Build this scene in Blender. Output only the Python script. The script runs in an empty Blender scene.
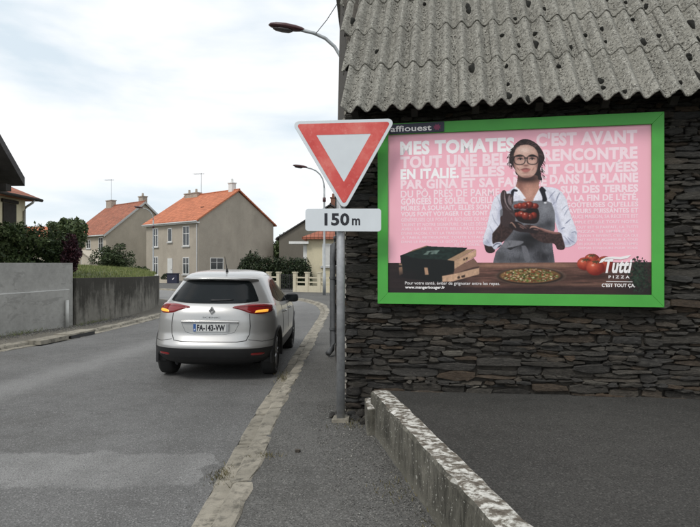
import bpy, bmesh, math, random
import numpy as np
from mathutils import Vector, Matrix
R = math.radians
sc = bpy.context.scene
col = sc.collection

# ------------------------------------------------------------------ camera
cam = bpy.data.cameras.new('camera')
cam.sensor_width = 36.0
cam.lens = 549 / 700 * 36.0
cam.clip_start = 0.05
cam.clip_end = 2000
co = bpy.data.objects.new('camera', cam)
col.objects.link(co)
co.location = (0, 0, 1.7)
co.rotation_euler = (R(90), 0, 0)
sc.camera = co
# ------------------------------------------------------------------ sky, sun, exposure
SUN_EL, SUN_AZ = 50.0, 216.0          # azimuth clockwise from +Y: behind the camera, to the left
world = bpy.data.worlds.new('World')
sc.world = world
world.use_nodes = True
nt = world.node_tree
nt.nodes.clear()
wo = nt.nodes.new('ShaderNodeOutputWorld')
sky = nt.nodes.new('ShaderNodeTexSky')
sky.sky_type = 'NISHITA'
sky.sun_disc = False
sky.sun_elevation = R(SUN_EL)
sky.sun_rotation = R(SUN_AZ)
bg1 = nt.nodes.new('ShaderNodeBackground')
bg1.inputs['Strength'].default_value = 0.10
nt.links.new(sky.outputs[0], bg1.inputs['Color'])
tc = nt.nodes.new('ShaderNodeTexCoord')
mp = nt.nodes.new('ShaderNodeMapping')
mp.inputs['Scale'].default_value = (1.0, 1.0, 3.2)
mp.inputs['Location'].default_value = (2.3, 0.7, 0.0)
nt.links.new(tc.outputs['Generated'], mp.inputs['Vector'])
nz = nt.nodes.new('ShaderNodeTexNoise')
nz.inputs['Scale'].default_value = 2.6
nz.inputs['Detail'].default_value = 7
nz.inputs['Roughness'].default_value = 0.5
nz.inputs['Distortion'].default_value = 0.25
nt.links.new(mp.outputs[0], nz.inputs['Vector'])
rp = nt.nodes.new('ShaderNodeValToRGB')
rp.color_ramp.elements[0].position = 0.36
rp.color_ramp.elements[0].color = (0.66, 0.75, 0.82, 1)
rp.color_ramp.elements[1].position = 0.58
rp.color_ramp.elements[1].color = (1.0, 1.0, 1.0, 1)
nt.links.new(nz.outputs['Fac'], rp.inputs['Fac'])
bg2 = nt.nodes.new('ShaderNodeBackground')
bg2.inputs['Strength'].default_value = 1.04
nt.links.new(rp.outputs[0], bg2.inputs['Color'])
mxs = nt.nodes.new('ShaderNodeMixShader')
mxs.inputs[0].default_value = 0.93
nt.links.new(bg1.outputs[0], mxs.inputs[1])
nt.links.new(bg2.outputs[0], mxs.inputs[2])
nt.links.new(mxs.outputs[0], wo.inputs['Surface'])

sl = bpy.data.lights.new('sun', 'SUN')
sl.energy = 1.45
sl.angle = R(14)
sl.color = (1.0, 0.97, 0.92)
so = bpy.data.objects.new('sun', sl)
col.objects.link(so)
_d = Vector((math.sin(R(SUN_AZ)) * math.cos(R(SUN_EL)), math.cos(R(SUN_AZ)) * math.cos(R(SUN_EL)), math.sin(R(SUN_EL))))
so.rotation_euler = _d.to_track_quat('Z', 'Y').to_euler()
so.location = (0, 0, 30)
sc.view_settings.view_transform = 'Standard'
sc.view_settings.look = 'None'
sc.view_settings.exposure = 0.17
sc.view_settings.gamma = 1
sc.view_settings.use_curve_mapping = False

# ------------------------------------------------------------------ materials
def lin(r, g, b):
    f = lambda c: (c / 255 / 12.92) if c / 255 <= 0.04045 else ((c / 255 + 0.055) / 1.055) ** 2.4
    return (f(r), f(g), f(b))

class NT:
    """small node-building helper"""
    def __init__(s, name):
        m = bpy.data.materials.new(name)
        m.use_nodes = True
        s.m, s.t = m, m.node_tree
        s.b = s.t.nodes['Principled BSDF']
        s.co = None
    def coord(s, kind='Object'):
        n = s.t.nodes.new('ShaderNodeTexCoord')
        return n.outputs[kind]
    def pos(s):
        n = s.t.nodes.new('ShaderNodeNewGeometry')
        return n.outputs['Position']
    def map(s, v, scale=(1, 1, 1), rot=(0, 0, 0), loc=(0, 0, 0)):
        n = s.t.nodes.new('ShaderNodeMapping')
        n.inputs['Scale'].default_value = scale
        n.inputs['Rotation'].default_value = rot
        n.inputs['Location'].default_value = loc
        s.t.links.new(v, n.inputs['Vector'])
        return n.outputs[0]
    def noise(s, v, scale, detail=4, rough=0.55, dist=0):
        n = s.t.nodes.new('ShaderNodeTexNoise')
        n.inputs['Scale'].default_value = scale
        n.inputs['Detail'].default_value = detail
        n.inputs['Roughness'].default_value = rough
        n.inputs['Distortion'].default_value = dist
        s.t.links.new(v, n.inputs['Vector'])
        return n.outputs['Fac']
    def voro(s, v, scale, out='Distance', rnd=1.0):
        n = s.t.nodes.new('ShaderNodeTexVoronoi')
        n.inputs['Scale'].default_value = scale
        n.inputs['Randomness'].default_value = rnd
        s.t.links.new(v, n.inputs['Vector'])
        return n.outputs[out]
    def ramp(s, f, stops):
        n = s.t.nodes.new('ShaderNodeValToRGB')
        cr = n.color_ramp
        while len(cr.elements) < len(stops):
            cr.elements.new(0.5)
        for e, (p, c) in zip(cr.elements, stops):
            e.position = p
            e.color = (c, c, c, 1) if isinstance(c, (int, float)) else (*c[:3], 1)
        s.t.links.new(f, n.inputs['Fac'])
        return n.outputs['Color']
    def mix(s, f, a, b, mode='MIX'):
        n = s.t.nodes.new('ShaderNodeMix')
        n.data_type = 'RGBA'
        n.blend_type = mode
        for i, v in ((0, f), (6, a), (7, b)):
            if hasattr(v, 'is_linked') or hasattr(v, 'links'):
                s.t.links.new(v, n.inputs[i])
            elif i == 0:
                n.inputs[0].default_value = v
            else:
                n.inputs[i].default_value = (*v[:3], 1) if not isinstance(v, (int, float)) else (v, v, v, 1)
        return n.outputs[2]
    def math(s, op, a, b=0.0, c=0.0):
        n = s.t.nodes.new('ShaderNodeMath')
        n.operation = op
        for i, v in enumerate((a, b, c)):
            if hasattr(v, 'links'):
                s.t.links.new(v, n.inputs[i])
            else:
                n.inputs[i].default_value = v
        return n.outputs[0]
    def sep(s, v):
        n = s.t.nodes.new('ShaderNodeSeparateXYZ')
        s.t.links.new(v, n.inputs[0])
        return n.outputs
    def rand(s):
        return s.t.nodes.new('ShaderNodeObjectInfo').outputs['Random']
    def island(s):
        return s.t.nodes.new('ShaderNodeNewGeometry').outputs['Random Per Island']
    def color(s, c):
        if hasattr(c, 'links'):
            s.t.links.new(c, s.b.inputs['Base Color'])
        else:
            s.b.inputs['Base Color'].default_value = (*c[:3], 1)
        return s
    def rough(s, r, metal=0.0, spec=0.5):
        if hasattr(r, 'links'):
            s.t.links.new(r, s.b.inputs['Roughness'])
        else:
            s.b.inputs['Roughness'].default_value = r
        s.b.inputs['Metallic'].default_value = metal
        s.b.inputs['Specular IOR Level'].default_value = spec
        return s
    def bump(s, h, strength=0.3, dist=0.01):
        n = s.t.nodes.new('ShaderNodeBump')
        n.inputs['Strength'].default_value = strength
        n.inputs['Distance'].default_value = dist
        s.t.links.new(h, n.inputs['Height'])
        s.t.links.new(n.outputs[0], s.b.inputs['Normal'])
        return s

def sc3(c, k):
    return tuple(min(1, x * k) for x in c)

def plain(name, c, rough=0.6, var=0.15, scale=6.0, metal=0.0, bump=0.0, spec=0.5, coat=0.0, use_pos=False):
    n = NT(name)
    v = n.pos() if use_pos else n.coord('Object')
    f = n.noise(v, scale, 6, 0.6)
    n.color(n.ramp(f, [(0.3, sc3(c, 1 - var)), (0.7, sc3(c, 1 + var))])).rough(rough, metal, spec)
    if bump:
        n.bump(n.noise(v, scale * 8, 5, 0.6), bump, 0.01)
    if coat:
        n.b.inputs['Coat Weight'].default_value = coat
        n.b.inputs['Coat Roughness'].default_value = 0.08
    return n.m

M = {}
# asphalt of the road: speckle, worn paler wheel path, paler repair strips
def asphalt(name, base, patches=False, light=1.0, gravel=0.0):
    n = NT(name)
    p = n.pos()
    big = n.noise(p, 0.7, 5, 0.6)
    mid = n.noise(p, 6, 4, 0.6)
    fine = n.noise(p, 95, 4, 0.75)
    coarse = n.voro(p, 105, 'Color')
    cs = n.sep(coarse)[0]
    c = n.ramp(big, [(0.3, sc3(base, 0.74)), (0.7, sc3(base, 1.26))])
    stn = n.ramp(n.noise(n.map(p, (1, 1, 1), (0, 0, 0), (7, 3, 0)), 0.9, 6, 0.62, 0.5), [(0.50, 0.0), (0.66, 0.45)])
    c = n.mix(stn, c, (base[0] * 0.55, base[1] * 0.53, base[2] * 0.49))
    c = n.mix(0.35, c, n.ramp(mid, [(0.3, sc3(base, 0.7)), (0.7, sc3(base, 1.35))]))
    spk = n.ramp(fine, [(0.36, 0.42), (0.5, 1.0), (0.62, 1.25), (0.72, 2.6)])
    if patches:
        x, y, z = n.sep(p)
        wob = n.math('MULTIPLY', n.math('SUBTRACT', n.noise(p, 3.5, 4, 0.6), 0.5), 0.35)
        # transverse repair strip
        d = n.math('ABSOLUTE', n.math('SUBTRACT', n.math('ADD', y, wob), 4.56))
        m1 = n.ramp(n.math('DIVIDE', d, 0.5), [(0.66, 1.0), (0.8, 0.0)])
        e1 = n.ramp(n.math('ADD', n.math('MULTIPLY', x, -1.0), wob), [(0.0, 0.0), (1.0, 0.0)])
        xe = n.math('LESS_THAN', n.math('ADD', x, n.math('MULTIPLY', wob, 1.5)), -1.2)
        m1 = n.math('MULTIPLY', m1, xe)
        m1 = n.math('MULTIPLY', m1, n.ramp(n.noise(p, 2.2, 5, 0.65), [(0.30, 0.25), (0.60, 0.75)]))
        c = n.mix(m1, c, sc3(base, 1.9))
        # worn paler band along the left lane
        d2 = n.math('ABSOLUTE', n.math('ADD', n.math('ADD', x, 4.45), n.math('ADD', n.math('MULTIPLY', wob, 1.6), n.math('MULTIPLY', n.math('SUBTRACT', y, 9.0), -0.14))))
        m2 = n.math('MULTIPLY', n.ramp(d2, [(0.12, 1.0), (0.55, 0.0)]), 0.6)
        c = n.mix(m2, c, sc3(base, 1.8))
        d3 = n.math('ABSOLUTE', n.math('ADD', n.math('ADD', x, 1.55), n.math('MULTIPLY', wob, 0.8)))
        m3 = n.math('MULTIPLY', n.ramp(d3, [(0.05, 1.0), (0.4, 0.0)]), 0.25)
        c = n.mix(m3, c, sc3(base, 0.6))
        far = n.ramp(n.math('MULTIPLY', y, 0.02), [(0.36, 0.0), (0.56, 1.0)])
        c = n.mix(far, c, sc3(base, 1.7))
        # hairline cracks
        vd = n.t.nodes.new('ShaderNodeTexVoronoi')
        vd.feature = 'DISTANCE_TO_EDGE'
        vd.inputs['Scale'].default_value = 0.55
        wv = n.t.nodes.new('ShaderNodeVectorMath')
        wv.operation = 'ADD'
        n.t.links.new(p, wv.inputs[0])
        nn = n.t.nodes.new('ShaderNodeTexNoise')
        nn.inputs['Scale'].default_value = 2.2
        n.t.links.new(p, nn.inputs['Vector'])
        n.t.links.new(nn.outputs['Color'], wv.inputs[1])
        n.t.links.new(wv.outputs[0], vd.inputs['Vector'])
        cr = n.math('MULTIPLY', n.ramp(vd.outputs['Distance'], [(0.0, 1.0), (0.008, 0.0)]), n.ramp(n.noise(p, 0.5, 2), [(0.5, 0.0), (0.6, 0.55)]))
        c = n.mix(cr, c, sc3(base, 0.35))
    c = n.mix(1.0, c, spk, 'MULTIPLY')
    c = n.mix(n.ramp(cs, [(0.88, 0.0), (0.95, 0.55)]), c, sc3(base, 2.3))
    c = n.mix(n.ramp(cs, [(0.05, 0.5), (0.12, 0.0)]), c, sc3(base, 0.4))
    if gravel:
        g = n.voro(p, 55, 'Distance')
        gm = n.ramp(g, [(0.18, 1.0), (0.36, 0.0)])
        gm = n.math('MULTIPLY', gm, n.ramp(n.noise(p, 2.0, 4), [(0.42, 0.0), (0.62, gravel)]))
        c = n.mix(gm, c, (0.16, 0.155, 0.145))
    n.color(c).rough(0.85, 0, 0.35)
    n.bump(n.math('ADD', fine, n.math('MULTIPLY', n.noise(p, 45, 4), 0.8)), 0.55, 0.006)
    return n.m

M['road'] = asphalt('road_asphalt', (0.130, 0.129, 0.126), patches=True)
M['pave'] = asphalt('pavement_asphalt', (0.098, 0.096, 0.090), gravel=0.9)
M['court'] = asphalt('forecourt_asphalt', (0.047, 0.0455, 0.042))
M['pave_left'] = asphalt('pavement_gravel', (0.125, 0.115, 0.095), gravel=1.0)

def kerb_mat():
    n = NT('kerb_concrete')
    p = n.pos()
    f = n.noise(p, 2.5, 6, 0.65)
    c = n.ramp(f, [(0.32, (0.205, 0.188, 0.152)), (0.68, (0.39, 0.358, 0.295))])
    c = n.mix(n.math('MULTIPLY', n.rand(), 0.35), c, (0.16, 0.15, 0.125))
    d = n.ramp(n.noise(p, 9, 7, 0.75), [(0.50, 0.0), (0.64, 0.8)])
    c = n.mix(d, c, (0.075, 0.07, 0.058))
    c = n.mix(n.ramp(n.noise(p, 190, 2), [(0.60, 0.0), (0.7, 0.6)]), c, (0.07, 0.068, 0.06))
    n.color(c).rough(0.9, 0, 0.3).bump(n.noise(p, 60, 5, 0.7), 0.45, 0.008)
    return n.m
M['kerb'] = kerb_mat()

def concrete(name, base, stain=0.0, streak=0.0, top=1.3, patch=0.0):
    n = NT(name)
    p = n.pos()
    f = n.noise(p, 1.3, 6, 0.6)
    c = n.ramp(f, [(0.3, sc3(base, 0.80)), (0.7, sc3(base, 1.15))])
    c = n.mix(0.3, c, n.ramp(n.noise(p, 9, 5, 0.65), [(0.3, sc3(base, 0.6)), (0.7, sc3(base, 1.3))]))
    if patch:
        pm = n.ramp(n.noise(n.map(p, (1, 1, 2.4)), 2.3, 7, 0.66, 0.6), [(0.575, 0.0), (0.605, patch)])
        c = n.mix(pm, c, sc3(base, 0.62))
    if streak:
        v = n.map(p, (1.3, 1.3, 0.22))
        s1 = n.math('ADD', n.math('MULTIPLY', n.noise(v, 3.0, 8, 0.75, 0.3), 0.6), n.math('MULTIPLY', n.noise(p, 1.4, 6, 0.7), 0.4))
        x, y, z = n.sep(p)
        h = n.math('DIVIDE', z, top)
        bias = n.math('SUBTRACT', n.math('MULTIPLY', h, 0.22), 0.09)
        sm = n.ramp(n.math('ADD', s1, bias), [(0.43, 0.0), (0.57, streak)])
        sm = n.math('MULTIPLY', sm, n.ramp(n.noise(p, 0.35, 2), [(0.34, 0.55), (0.5, 1.0)]))
        c = n.mix(sm, c, (0.035, 0.033, 0.028))
    n.color(c).rough(0.92, 0, 0.25).bump(n.noise(p, 40, 5, 0.7), 0.3, 0.008)
    return n.m
M['conc_new'] = concrete('concrete_pale', (0.34, 0.335, 0.315), patch=0.5)
M['conc_lip'] = plain('concrete_lip', (0.62, 0.62, 0.60), 0.9, 0.15, 8, use_pos=True)
M['conc_old'] = concrete('concrete_stained', (0.21, 0.20, 0.175), streak=0.92, top=1.3)

def lowwall_mat():
    n = NT('lichened_concrete')
    p = n.pos()
    c = n.ramp(n.noise(p, 3, 6, 0.65), [(0.3, (0.11, 0.105, 0.085)), (0.7, (0.20, 0.19, 0.16))])
    v = n.map(p, (1.6, 1.6, 0.45))
    s1 = n.ramp(n.noise(v, 5.0, 9, 0.78, 0.4), [(0.38, 0.0), (0.60, 0.85)])
    x, y, z = n.sep(p)
    low = n.ramp(n.math('ADD', z, n.math('MULTIPLY', n.noise(p, 9, 4), 0.12)), [(0.16, 0.0), (0.26, 1.0)])
    c = n.mix(n.math('MULTIPLY', s1, low), c, (0.030, 0.029, 0.024))
    spot = n.ramp(n.noise(p, 42, 3, 0.6), [(0.64, 0.0), (0.68, 0.9)])
    c = n.mix(spot, c, (0.50, 0.49, 0.44))
    g = n.t.nodes.new('ShaderNodeNewGeometry')
    up = n.ramp(n.sep(g.outputs['Normal'])[2], [(0.55, 0.0), (0.75, 1.0)])
    tv = n.map(p, (1, 1, 1), (0, 0, R(9)))
    tv = n.map(tv, (1.0, 1.25, 1.0))
    lt = n.noise(tv, 13, 8, 0.72, 0.3)
    ct = n.ramp(lt, [(0.34, (0.075, 0.062, 0.050)), (0.48, (0.16, 0.143, 0.118)), (0.535, (0.46, 0.45, 0.41)), (0.66, (0.70, 0.69, 0.65))])
    c = n.mix(up, c, ct)
    n.color(c).rough(0.95, 0, 0.2).bump(n.noise(p, 45, 6, 0.7), 0.6, 0.012)
    return n.m
M['lowwall'] = lowwall_mat()

def stone_mat(name, k=1.0):
    n = NT(name)
    p = n.pos()
    isl = n.island()
    obr = n.rand()
    rv = n.math('FRACT', n.math('ADD', n.math('MULTIPLY', isl, 7.31), n.math('MULTIPLY', obr, 5.7)))
    c0 = n.ramp(rv, [(0.0, sc3((0.045, 0.041, 0.036), k)), (0.30, sc3((0.085, 0.076, 0.063), k)), (0.55, sc3((0.060, 0.058, 0.055), k)),
                     (0.72, sc3((0.115, 0.103, 0.086), k)), (0.84, sc3((0.10, 0.070, 0.046), k)), (0.93, sc3((0.070, 0.056, 0.043), k)), (1.0, sc3((0.20, 0.185, 0.155), k))])
    v = n.map(p, (1, 1, 4.0))
    s = n.noise(v, 13, 8, 0.78, 0.6)
    c = n.mix(1.0, c0, n.ramp(s, [(0.25, 0.22), (0.45, 0.85), (0.62, 1.6), (0.76, 4.2)]), 'MULTIPLY')
    li = n.ramp(n.noise(n.map(p, (1, 1, 2.5)), 24, 6, 0.75), [(0.58, 0.0), (0.68, 0.6)])
    c = n.mix(li, c, (0.22, 0.205, 0.175))
    n.color(c).rough(n.ramp(s, [(0.3, 0.85), (0.7, 0.55)]), 0, 0.4)
    n.bump(n.math('ADD', s, n.math('MULTIPLY', n.noise(v, 45, 5, 0.7), 0.6)), 1.0, 0.035)
    return n.m
M['stone'] = stone_mat('schist_stone', 0.78)
M['mortar'] = plain('earth_mortar', (0.060, 0.053, 0.044), 1.0, 0.4, 14, bump=0.5, use_pos=True)
M['lime'] = plain('lime_mortar', (0.33, 0.31, 0.27), 1.0, 0.3, 14, bump=0.5, use_pos=True)

def fibro_mat():
    n = NT('fibre_cement_lichen')
    p = n.pos()
    c = n.ramp(n.noise(p, 2.2, 5, 0.6), [(0.3, (0.215, 0.207, 0.18)), (0.7, (0.31, 0.30, 0.265))])
    c = n.mix(n.math('MULTIPLY', n.rand(), 0.25), c, (0.15, 0.145, 0.125))
    ad = n.t.nodes.new('ShaderNodeVectorMath')
    ad.operation = 'ADD'
    wn = n.t.nodes.new('ShaderNodeTexNoise')
    wn.inputs['Scale'].default_value = 60
    wn.inputs['Detail'].default_value = 3
    n.t.links.new(p, wn.inputs['Vector'])
    ws = n.t.nodes.new('ShaderNodeVectorMath')
    ws.operation = 'SCALE'
    ws.inputs['Scale'].default_value = 0.05
    n.t.links.new(wn.outputs['Color'], ws.inputs[0])
    n.t.links.new(p, ad.inputs[0])
    n.t.links.new(ws.outputs[0], ad.inputs[1])
    q = ad.outputs[0]
    def spots(scale, lo, hi, keep, loc):
        v = n.map(q, (1, 1, 1), (0, 0, 0), loc)
        d = n.ramp(n.voro(v, scale, 'Distance'), [(lo, 1.0), (hi, 0.0)])
        r = n.ramp(n.sep(n.voro(v, scale, 'Color'))[1], [(keep, 0.0), (keep + 0.06, 1.0)])
        return n.math('MULTIPLY', d, r)
    f1 = spots(40, 0.35, 0.65, 0.45, (0, 0, 0))
    c = n.mix(n.math('MULTIPLY', f1, 0.6), c, (0.48, 0.47, 0.42))
    f2 = spots(52, 0.34, 0.56, 0.60, (3.7, 1.9, 5.1))
    c = n.mix(n.math('MULTIPLY', f2, 0.62), c, (0.045, 0.042, 0.035))
    f3 = n.ramp(n.noise(p, 7, 6, 0.7), [(0.52, 0.0), (0.72, 0.4)])
    c = n.mix(f3, c, (0.10, 0.095, 0.08))
    n.color(c).rough(0.95, 0, 0.2).bump(n.math('ADD', f1, f2), 0.8, 0.012)
    return n.m
M['fibro'] = fibro_mat()
M['timber_dark'] = plain('dark_timber', (0.022, 0.019, 0.016), 0.9, 0.3, 8)
M['green'] = plain('green_paint', lin(74, 166, 66), 0.5, 0.10, 2.5, bump=0.03)
M['galv'] = plain('galvanised_steel', (0.36, 0.37, 0.38), 0.55, 0.22, 14, metal=0.45)
M['sign_white'] = plain('sign_white', (0.66, 0.70, 0.73), 0.4, 0.04, 5)
M['sign_back'] = plain('sign_grey', (0.30, 0.31, 0.32), 0.6, 0.1, 5)
def red_mat():
    n = NT('faded_sign_red')
    p = n.coord('Object')
    f = n.noise(p, 3.0, 6, 0.62)
    f2 = n.noise(p, 22, 5, 0.7)
    c = n.ramp(f, [(0.32, lin(196, 62, 58)), (0.52, lin(212, 88, 82)), (0.72, lin(224, 132, 120))])
    c = n.mix(n.ramp(f2, [(0.55, 0.0), (0.75, 0.35)]), c, lin(232, 168, 158))
    n.color(c).rough(0.5)
    return n.m
M['sign_red'] = red_mat()
M['black'] = plain('black_print', (0.012, 0.013, 0.02), 0.5, 0.1)
M['black_plastic'] = plain('black_plastic', (0.018, 0.018, 0.019), 0.55, 0.15, 10)
M['pipe'] = plain('grey_pipe', (0.10, 0.105, 0.11), 0.6, 0.25, 9)
M['white_pipe'] = plain('white_pipe', (0.55, 0.55, 0.52), 0.6, 0.1, 9)

# ------------------------------------------------------------------ geometry helpers
def mesh_obj(name, verts, faces, mat=None, parent=None, smooth=False, fix=True):
    me = bpy.data.meshes.new(name)
    me.from_pydata([tuple(v) for v in verts], [], faces)
    if fix:
        bm = bmesh.new()
        bm.from_mesh(me)
        bmesh.ops.recalc_face_normals(bm, faces=bm.faces)
        bm.to_mesh(me)
        bm.free()
    if mat is not None:
        me.materials.append(M[mat] if isinstance(mat, str) else mat)
    if smooth:
        me.shade_smooth()
    me.update()
    o = bpy.data.objects.new(name, me)
    col.objects.link(o)
    if parent is not None:
        o.parent = parent
    return o

def empty(name, loc=(0, 0, 0), rz=0.0):
    o = bpy.data.objects.new(name, None)
    o.empty_display_size = 0.2
    o.location = loc
    o.rotation_euler = (0, 0, rz)
    col.objects.link(o)
    return o

def tag(o, label=None, cat=None, group=None, kind=None):
    if label: o['label'] = label
    if cat: o['category'] = cat
    if group: o['group'] = group
    if kind: o['kind'] = kind
    return o

class MB:
    def __init__(s):
        s.v, s.f = [], []
    def add(s, vs, fs):
        k = len(s.v)
        s.v += [tuple(v) for v in vs]
        s.f += [tuple(i + k for i in f) for f in fs]
        return s
    def box(s, x0, x1, y0, y1, z0, z1):
        return s.add([(x0, y0, z0), (x1, y0, z0), (x1, y1, z0), (x0, y1, z0), (x0, y0, z1), (x1, y0, z1), (x1, y1, z1), (x0, y1, z1)],
                     [(0, 3, 2, 1), (4, 5, 6, 7), (0, 1, 5, 4), (1, 2, 6, 5), (2, 3, 7, 6), (3, 0, 4, 7)])
    def prism(s, pts, ax, a0, a1):
        """extrude a 2D polygon along axis ax"""
        n = len(pts)
        def P(p, a):
            return (a, p[0], p[1]) if ax == 0 else (p[0], a, p[1]) if ax == 1 else (p[0], p[1], a)
        vs = [P(p, a0) for p in pts] + [P(p, a1) for p in pts]
        fs = [tuple(range(n)), tuple(range(2 * n - 1, n - 1, -1))] + [(i, (i + 1) % n, n + (i + 1) % n, n + i) for i in range(n)]
        return s.add(vs, fs)
    def tube(s, pts, r, n=10, caps=True):
        pts = [Vector(p) for p in pts]
        rs = r if isinstance(r, (list, tuple)) else [r] * len(pts)
        vs, fs = [], []
        for i, p in enumerate(pts):
            t = (pts[min(i + 1, len(pts) - 1)] - pts[max(i - 1, 0)]).normalized()
            a = Vector((0, 0, 1)) if abs(t.z) < 0.9 else Vector((1, 0, 0))
            u = t.cross(a).normalized()
            w = t.cross(u)
            for k in range(n):
                an = 2 * math.pi * k / n
                vs.append(p + (u * math.cos(an) + w * math.sin(an)) * rs[i])
        for i in range(len(pts) - 1):
            for k in range(n):
                fs.append((i * n + k, i * n + (k + 1) % n, (i + 1) * n + (k + 1) % n, (i + 1) * n + k))
        if caps:
            fs.append(tuple(range(n)))
            fs.append(tuple(range((len(pts) - 1) * n, len(pts) * n)))
        return s.add(vs, fs)
    def lathe(s, prof, n=24, axis='X', c=(0, 0, 0)):
        """prof: (radius, along)"""
        vs, fs = [], []
        for (r, a) in prof:
            for k in range(n):
                t = 2 * math.pi * k / n
                q = (a, r * math.cos(t), r * math.sin(t)) if axis == 'X' else (r * math.cos(t), r * math.sin(t), a)
                vs.append((q[0] + c[0], q[1] + c[1], q[2] + c[2]))
        m = len(prof)
        for i in range(m - 1):
            for k in range(n):
                fs.append((i * n + k, i * n + (k + 1) % n, (i + 1) * n + (k + 1) % n, (i + 1) * n + k))
        return s.add(vs, fs)
    def build(s, name, mat=None, parent=None, smooth=False):
        return mesh_obj(name, s.v, s.f, mat, parent, smooth)

def bevel(o, w=0.01, seg=2):
    m = o.modifiers.new('bevel', 'BEVEL')
    m.width = w
    m.segments = seg
    m.limit_method = 'ANGLE'
    m.angle_limit = R(40)
    return o

def sheet(name, pts, z, mat, parent=None, kind='structure'):
    """flat sheet from an outline (triangulated)"""
    bm = bmesh.new()
    vs = [bm.verts.new((p[0], p[1], z if len(p) < 3 else p[2])) for p in pts]
    es = [bm.edges.new((vs[i], vs[(i + 1) % len(vs)])) for i in range(len(vs))]
    bmesh.ops.triangle_fill(bm, edges=es, use_beauty=True, normal=(0, 0, 1))
    for f in bm.faces:
        if f.normal.z < 0:
            f.normal_flip()
    me = bpy.data.meshes.new(name)
    bm.to_mesh(me)
    bm.free()
    me.materials.append(M[mat])
    o = bpy.data.objects.new(name, me)
    col.objects.link(o)
    if parent: o.parent = parent
    elif kind: o['kind'] = kind
    return o

def spline(pts, step=0.25):
    """Catmull-Rom through 2D points"""
    P = [np.array(p, float) for p in pts]
    P = [2 * P[0] - P[1]] + P + [2 * P[-1] - P[-2]]
    out = []
    for i in range(1, len(P) - 2):
        p0, p1, p2, p3 = P[i - 1:i + 3]
        n = max(2, int(np.linalg.norm(p2 - p1) / step))
        for k in range(n):
            t = k / n
            out.append(0.5 * ((2 * p1) + (-p0 + p2) * t + (2 * p0 - 5 * p1 + 4 * p2 - p3) * t * t + (-p0 + 3 * p1 - 3 * p2 + p3) * t ** 3))
    out.append(P[-2])
    return out

_fontcache = {}
def text_geo(body, offset=0.0, shear=0.0):
    cu = bpy.data.curves.new('lettering', 'FONT')
    cu.body = body
    cu.offset = offset
    cu.shear = shear
    cu.resolution_u = 3
    cu.space_character = 1.0 + offset * 1.6
    o = bpy.data.objects.new('lettering', cu)
    col.objects.link(o)
    dg = bpy.context.evaluated_depsgraph_get()
    me = bpy.data.meshes.new_from_object(o.evaluated_get(dg))
    v = np.array([tuple(x.co) for x in me.vertices]) if len(me.vertices) else np.zeros((0, 3))
    f = [tuple(p.vertices) for p in me.polygons]
    bpy.data.objects.remove(o)
    bpy.data.curves.remove(cu)
    bpy.data.meshes.remove(me)
    return v, f
def cap_height():
    if 'H' not in _fontcache:
        v, f = text_geo('H')
        _fontcache['H'] = v[:, 1].max()
    return _fontcache['H']
def lettering(name, body, x0, x1, y0, cap, frame, mat, parent, offset=0.03, shear=0.0):
    """flat text: from x0 to x1 wide, baseline y0, capital height cap, in the plane given by frame(x, y) -> point"""
    v, f = text_geo(body, offset, shear)
    ky = cap / cap_height()
    a, b = v[:, 0].min(), v[:, 0].max()
    kx = (x1 - x0) / (b - a)
    vs = [frame(x0 + (p[0] - a) * kx, y0 + p[1] * ky) for p in v]
    return mesh_obj(name, vs, f, mat, parent, fix=False)

# ================================================================== GROUND
ground_m = plain('rough_grass_ground', (0.075, 0.085, 0.045), 1.0, 0.35, 0.8, bump=0.4, use_pos=True)
M['ground'] = ground_m
sheet('ground', [(-400, -200), (400, -200), (400, 700), (-400, 700)], -0.03, 'ground')

KR = [(-1.03, -10), (-1.03, 0), (-1.02, 3), (-1.04, 4.5), (-1.07, 6), (-1.05, 9), (-1.03, 13), (-1.0, 17), (-1.1, 20), (-1.6, 23), (-2.7, 25.6), (-5.2, 28.6), (-9, 32), (-14.5, 37.5), (-26, 47)]
KL = [(-10.5, -10), (-9.2, 0), (-7.6, 7), (-6.75, 10.4), (-6.3, 12), (-6.12, 13.5), (-5.92, 17), (-6.1, 20), (-7.0, 23), (-9.3, 26.2), (-13.5, 30.2), (-30, 42)]
kr, kl = spline(KR), spline(KL)
road_pts = [tuple(p) for p in kr[::3]] + [(-30, 55)] + [tuple(p) for p in kl[::-3]]
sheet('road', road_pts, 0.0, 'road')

def offset_path(path, d):
    out = []
    for i, p in enumerate(path):
        t = path[min(i + 1, len(path) - 1)] - path[max(i - 1, 0)]
        t = t / np.linalg.norm(t)
        out.append(p + np.array([t[1], -t[0]]) * d)      # to the right of travel
    return out

# pavements
pr = [tuple(p) for p in offset_path(kr, 0.27)[::3]]
sheet('pavement_right', pr + [(-10, 56), (14, 56), (14, -10)], 0.078, 'pave')
pl = [tuple(p) for p in offset_path(kl, -0.27)[::3]]
sheet('pavement_left', pl + [(-60, 42), (-60, -10)], 0.078, 'pave_left')

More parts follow.
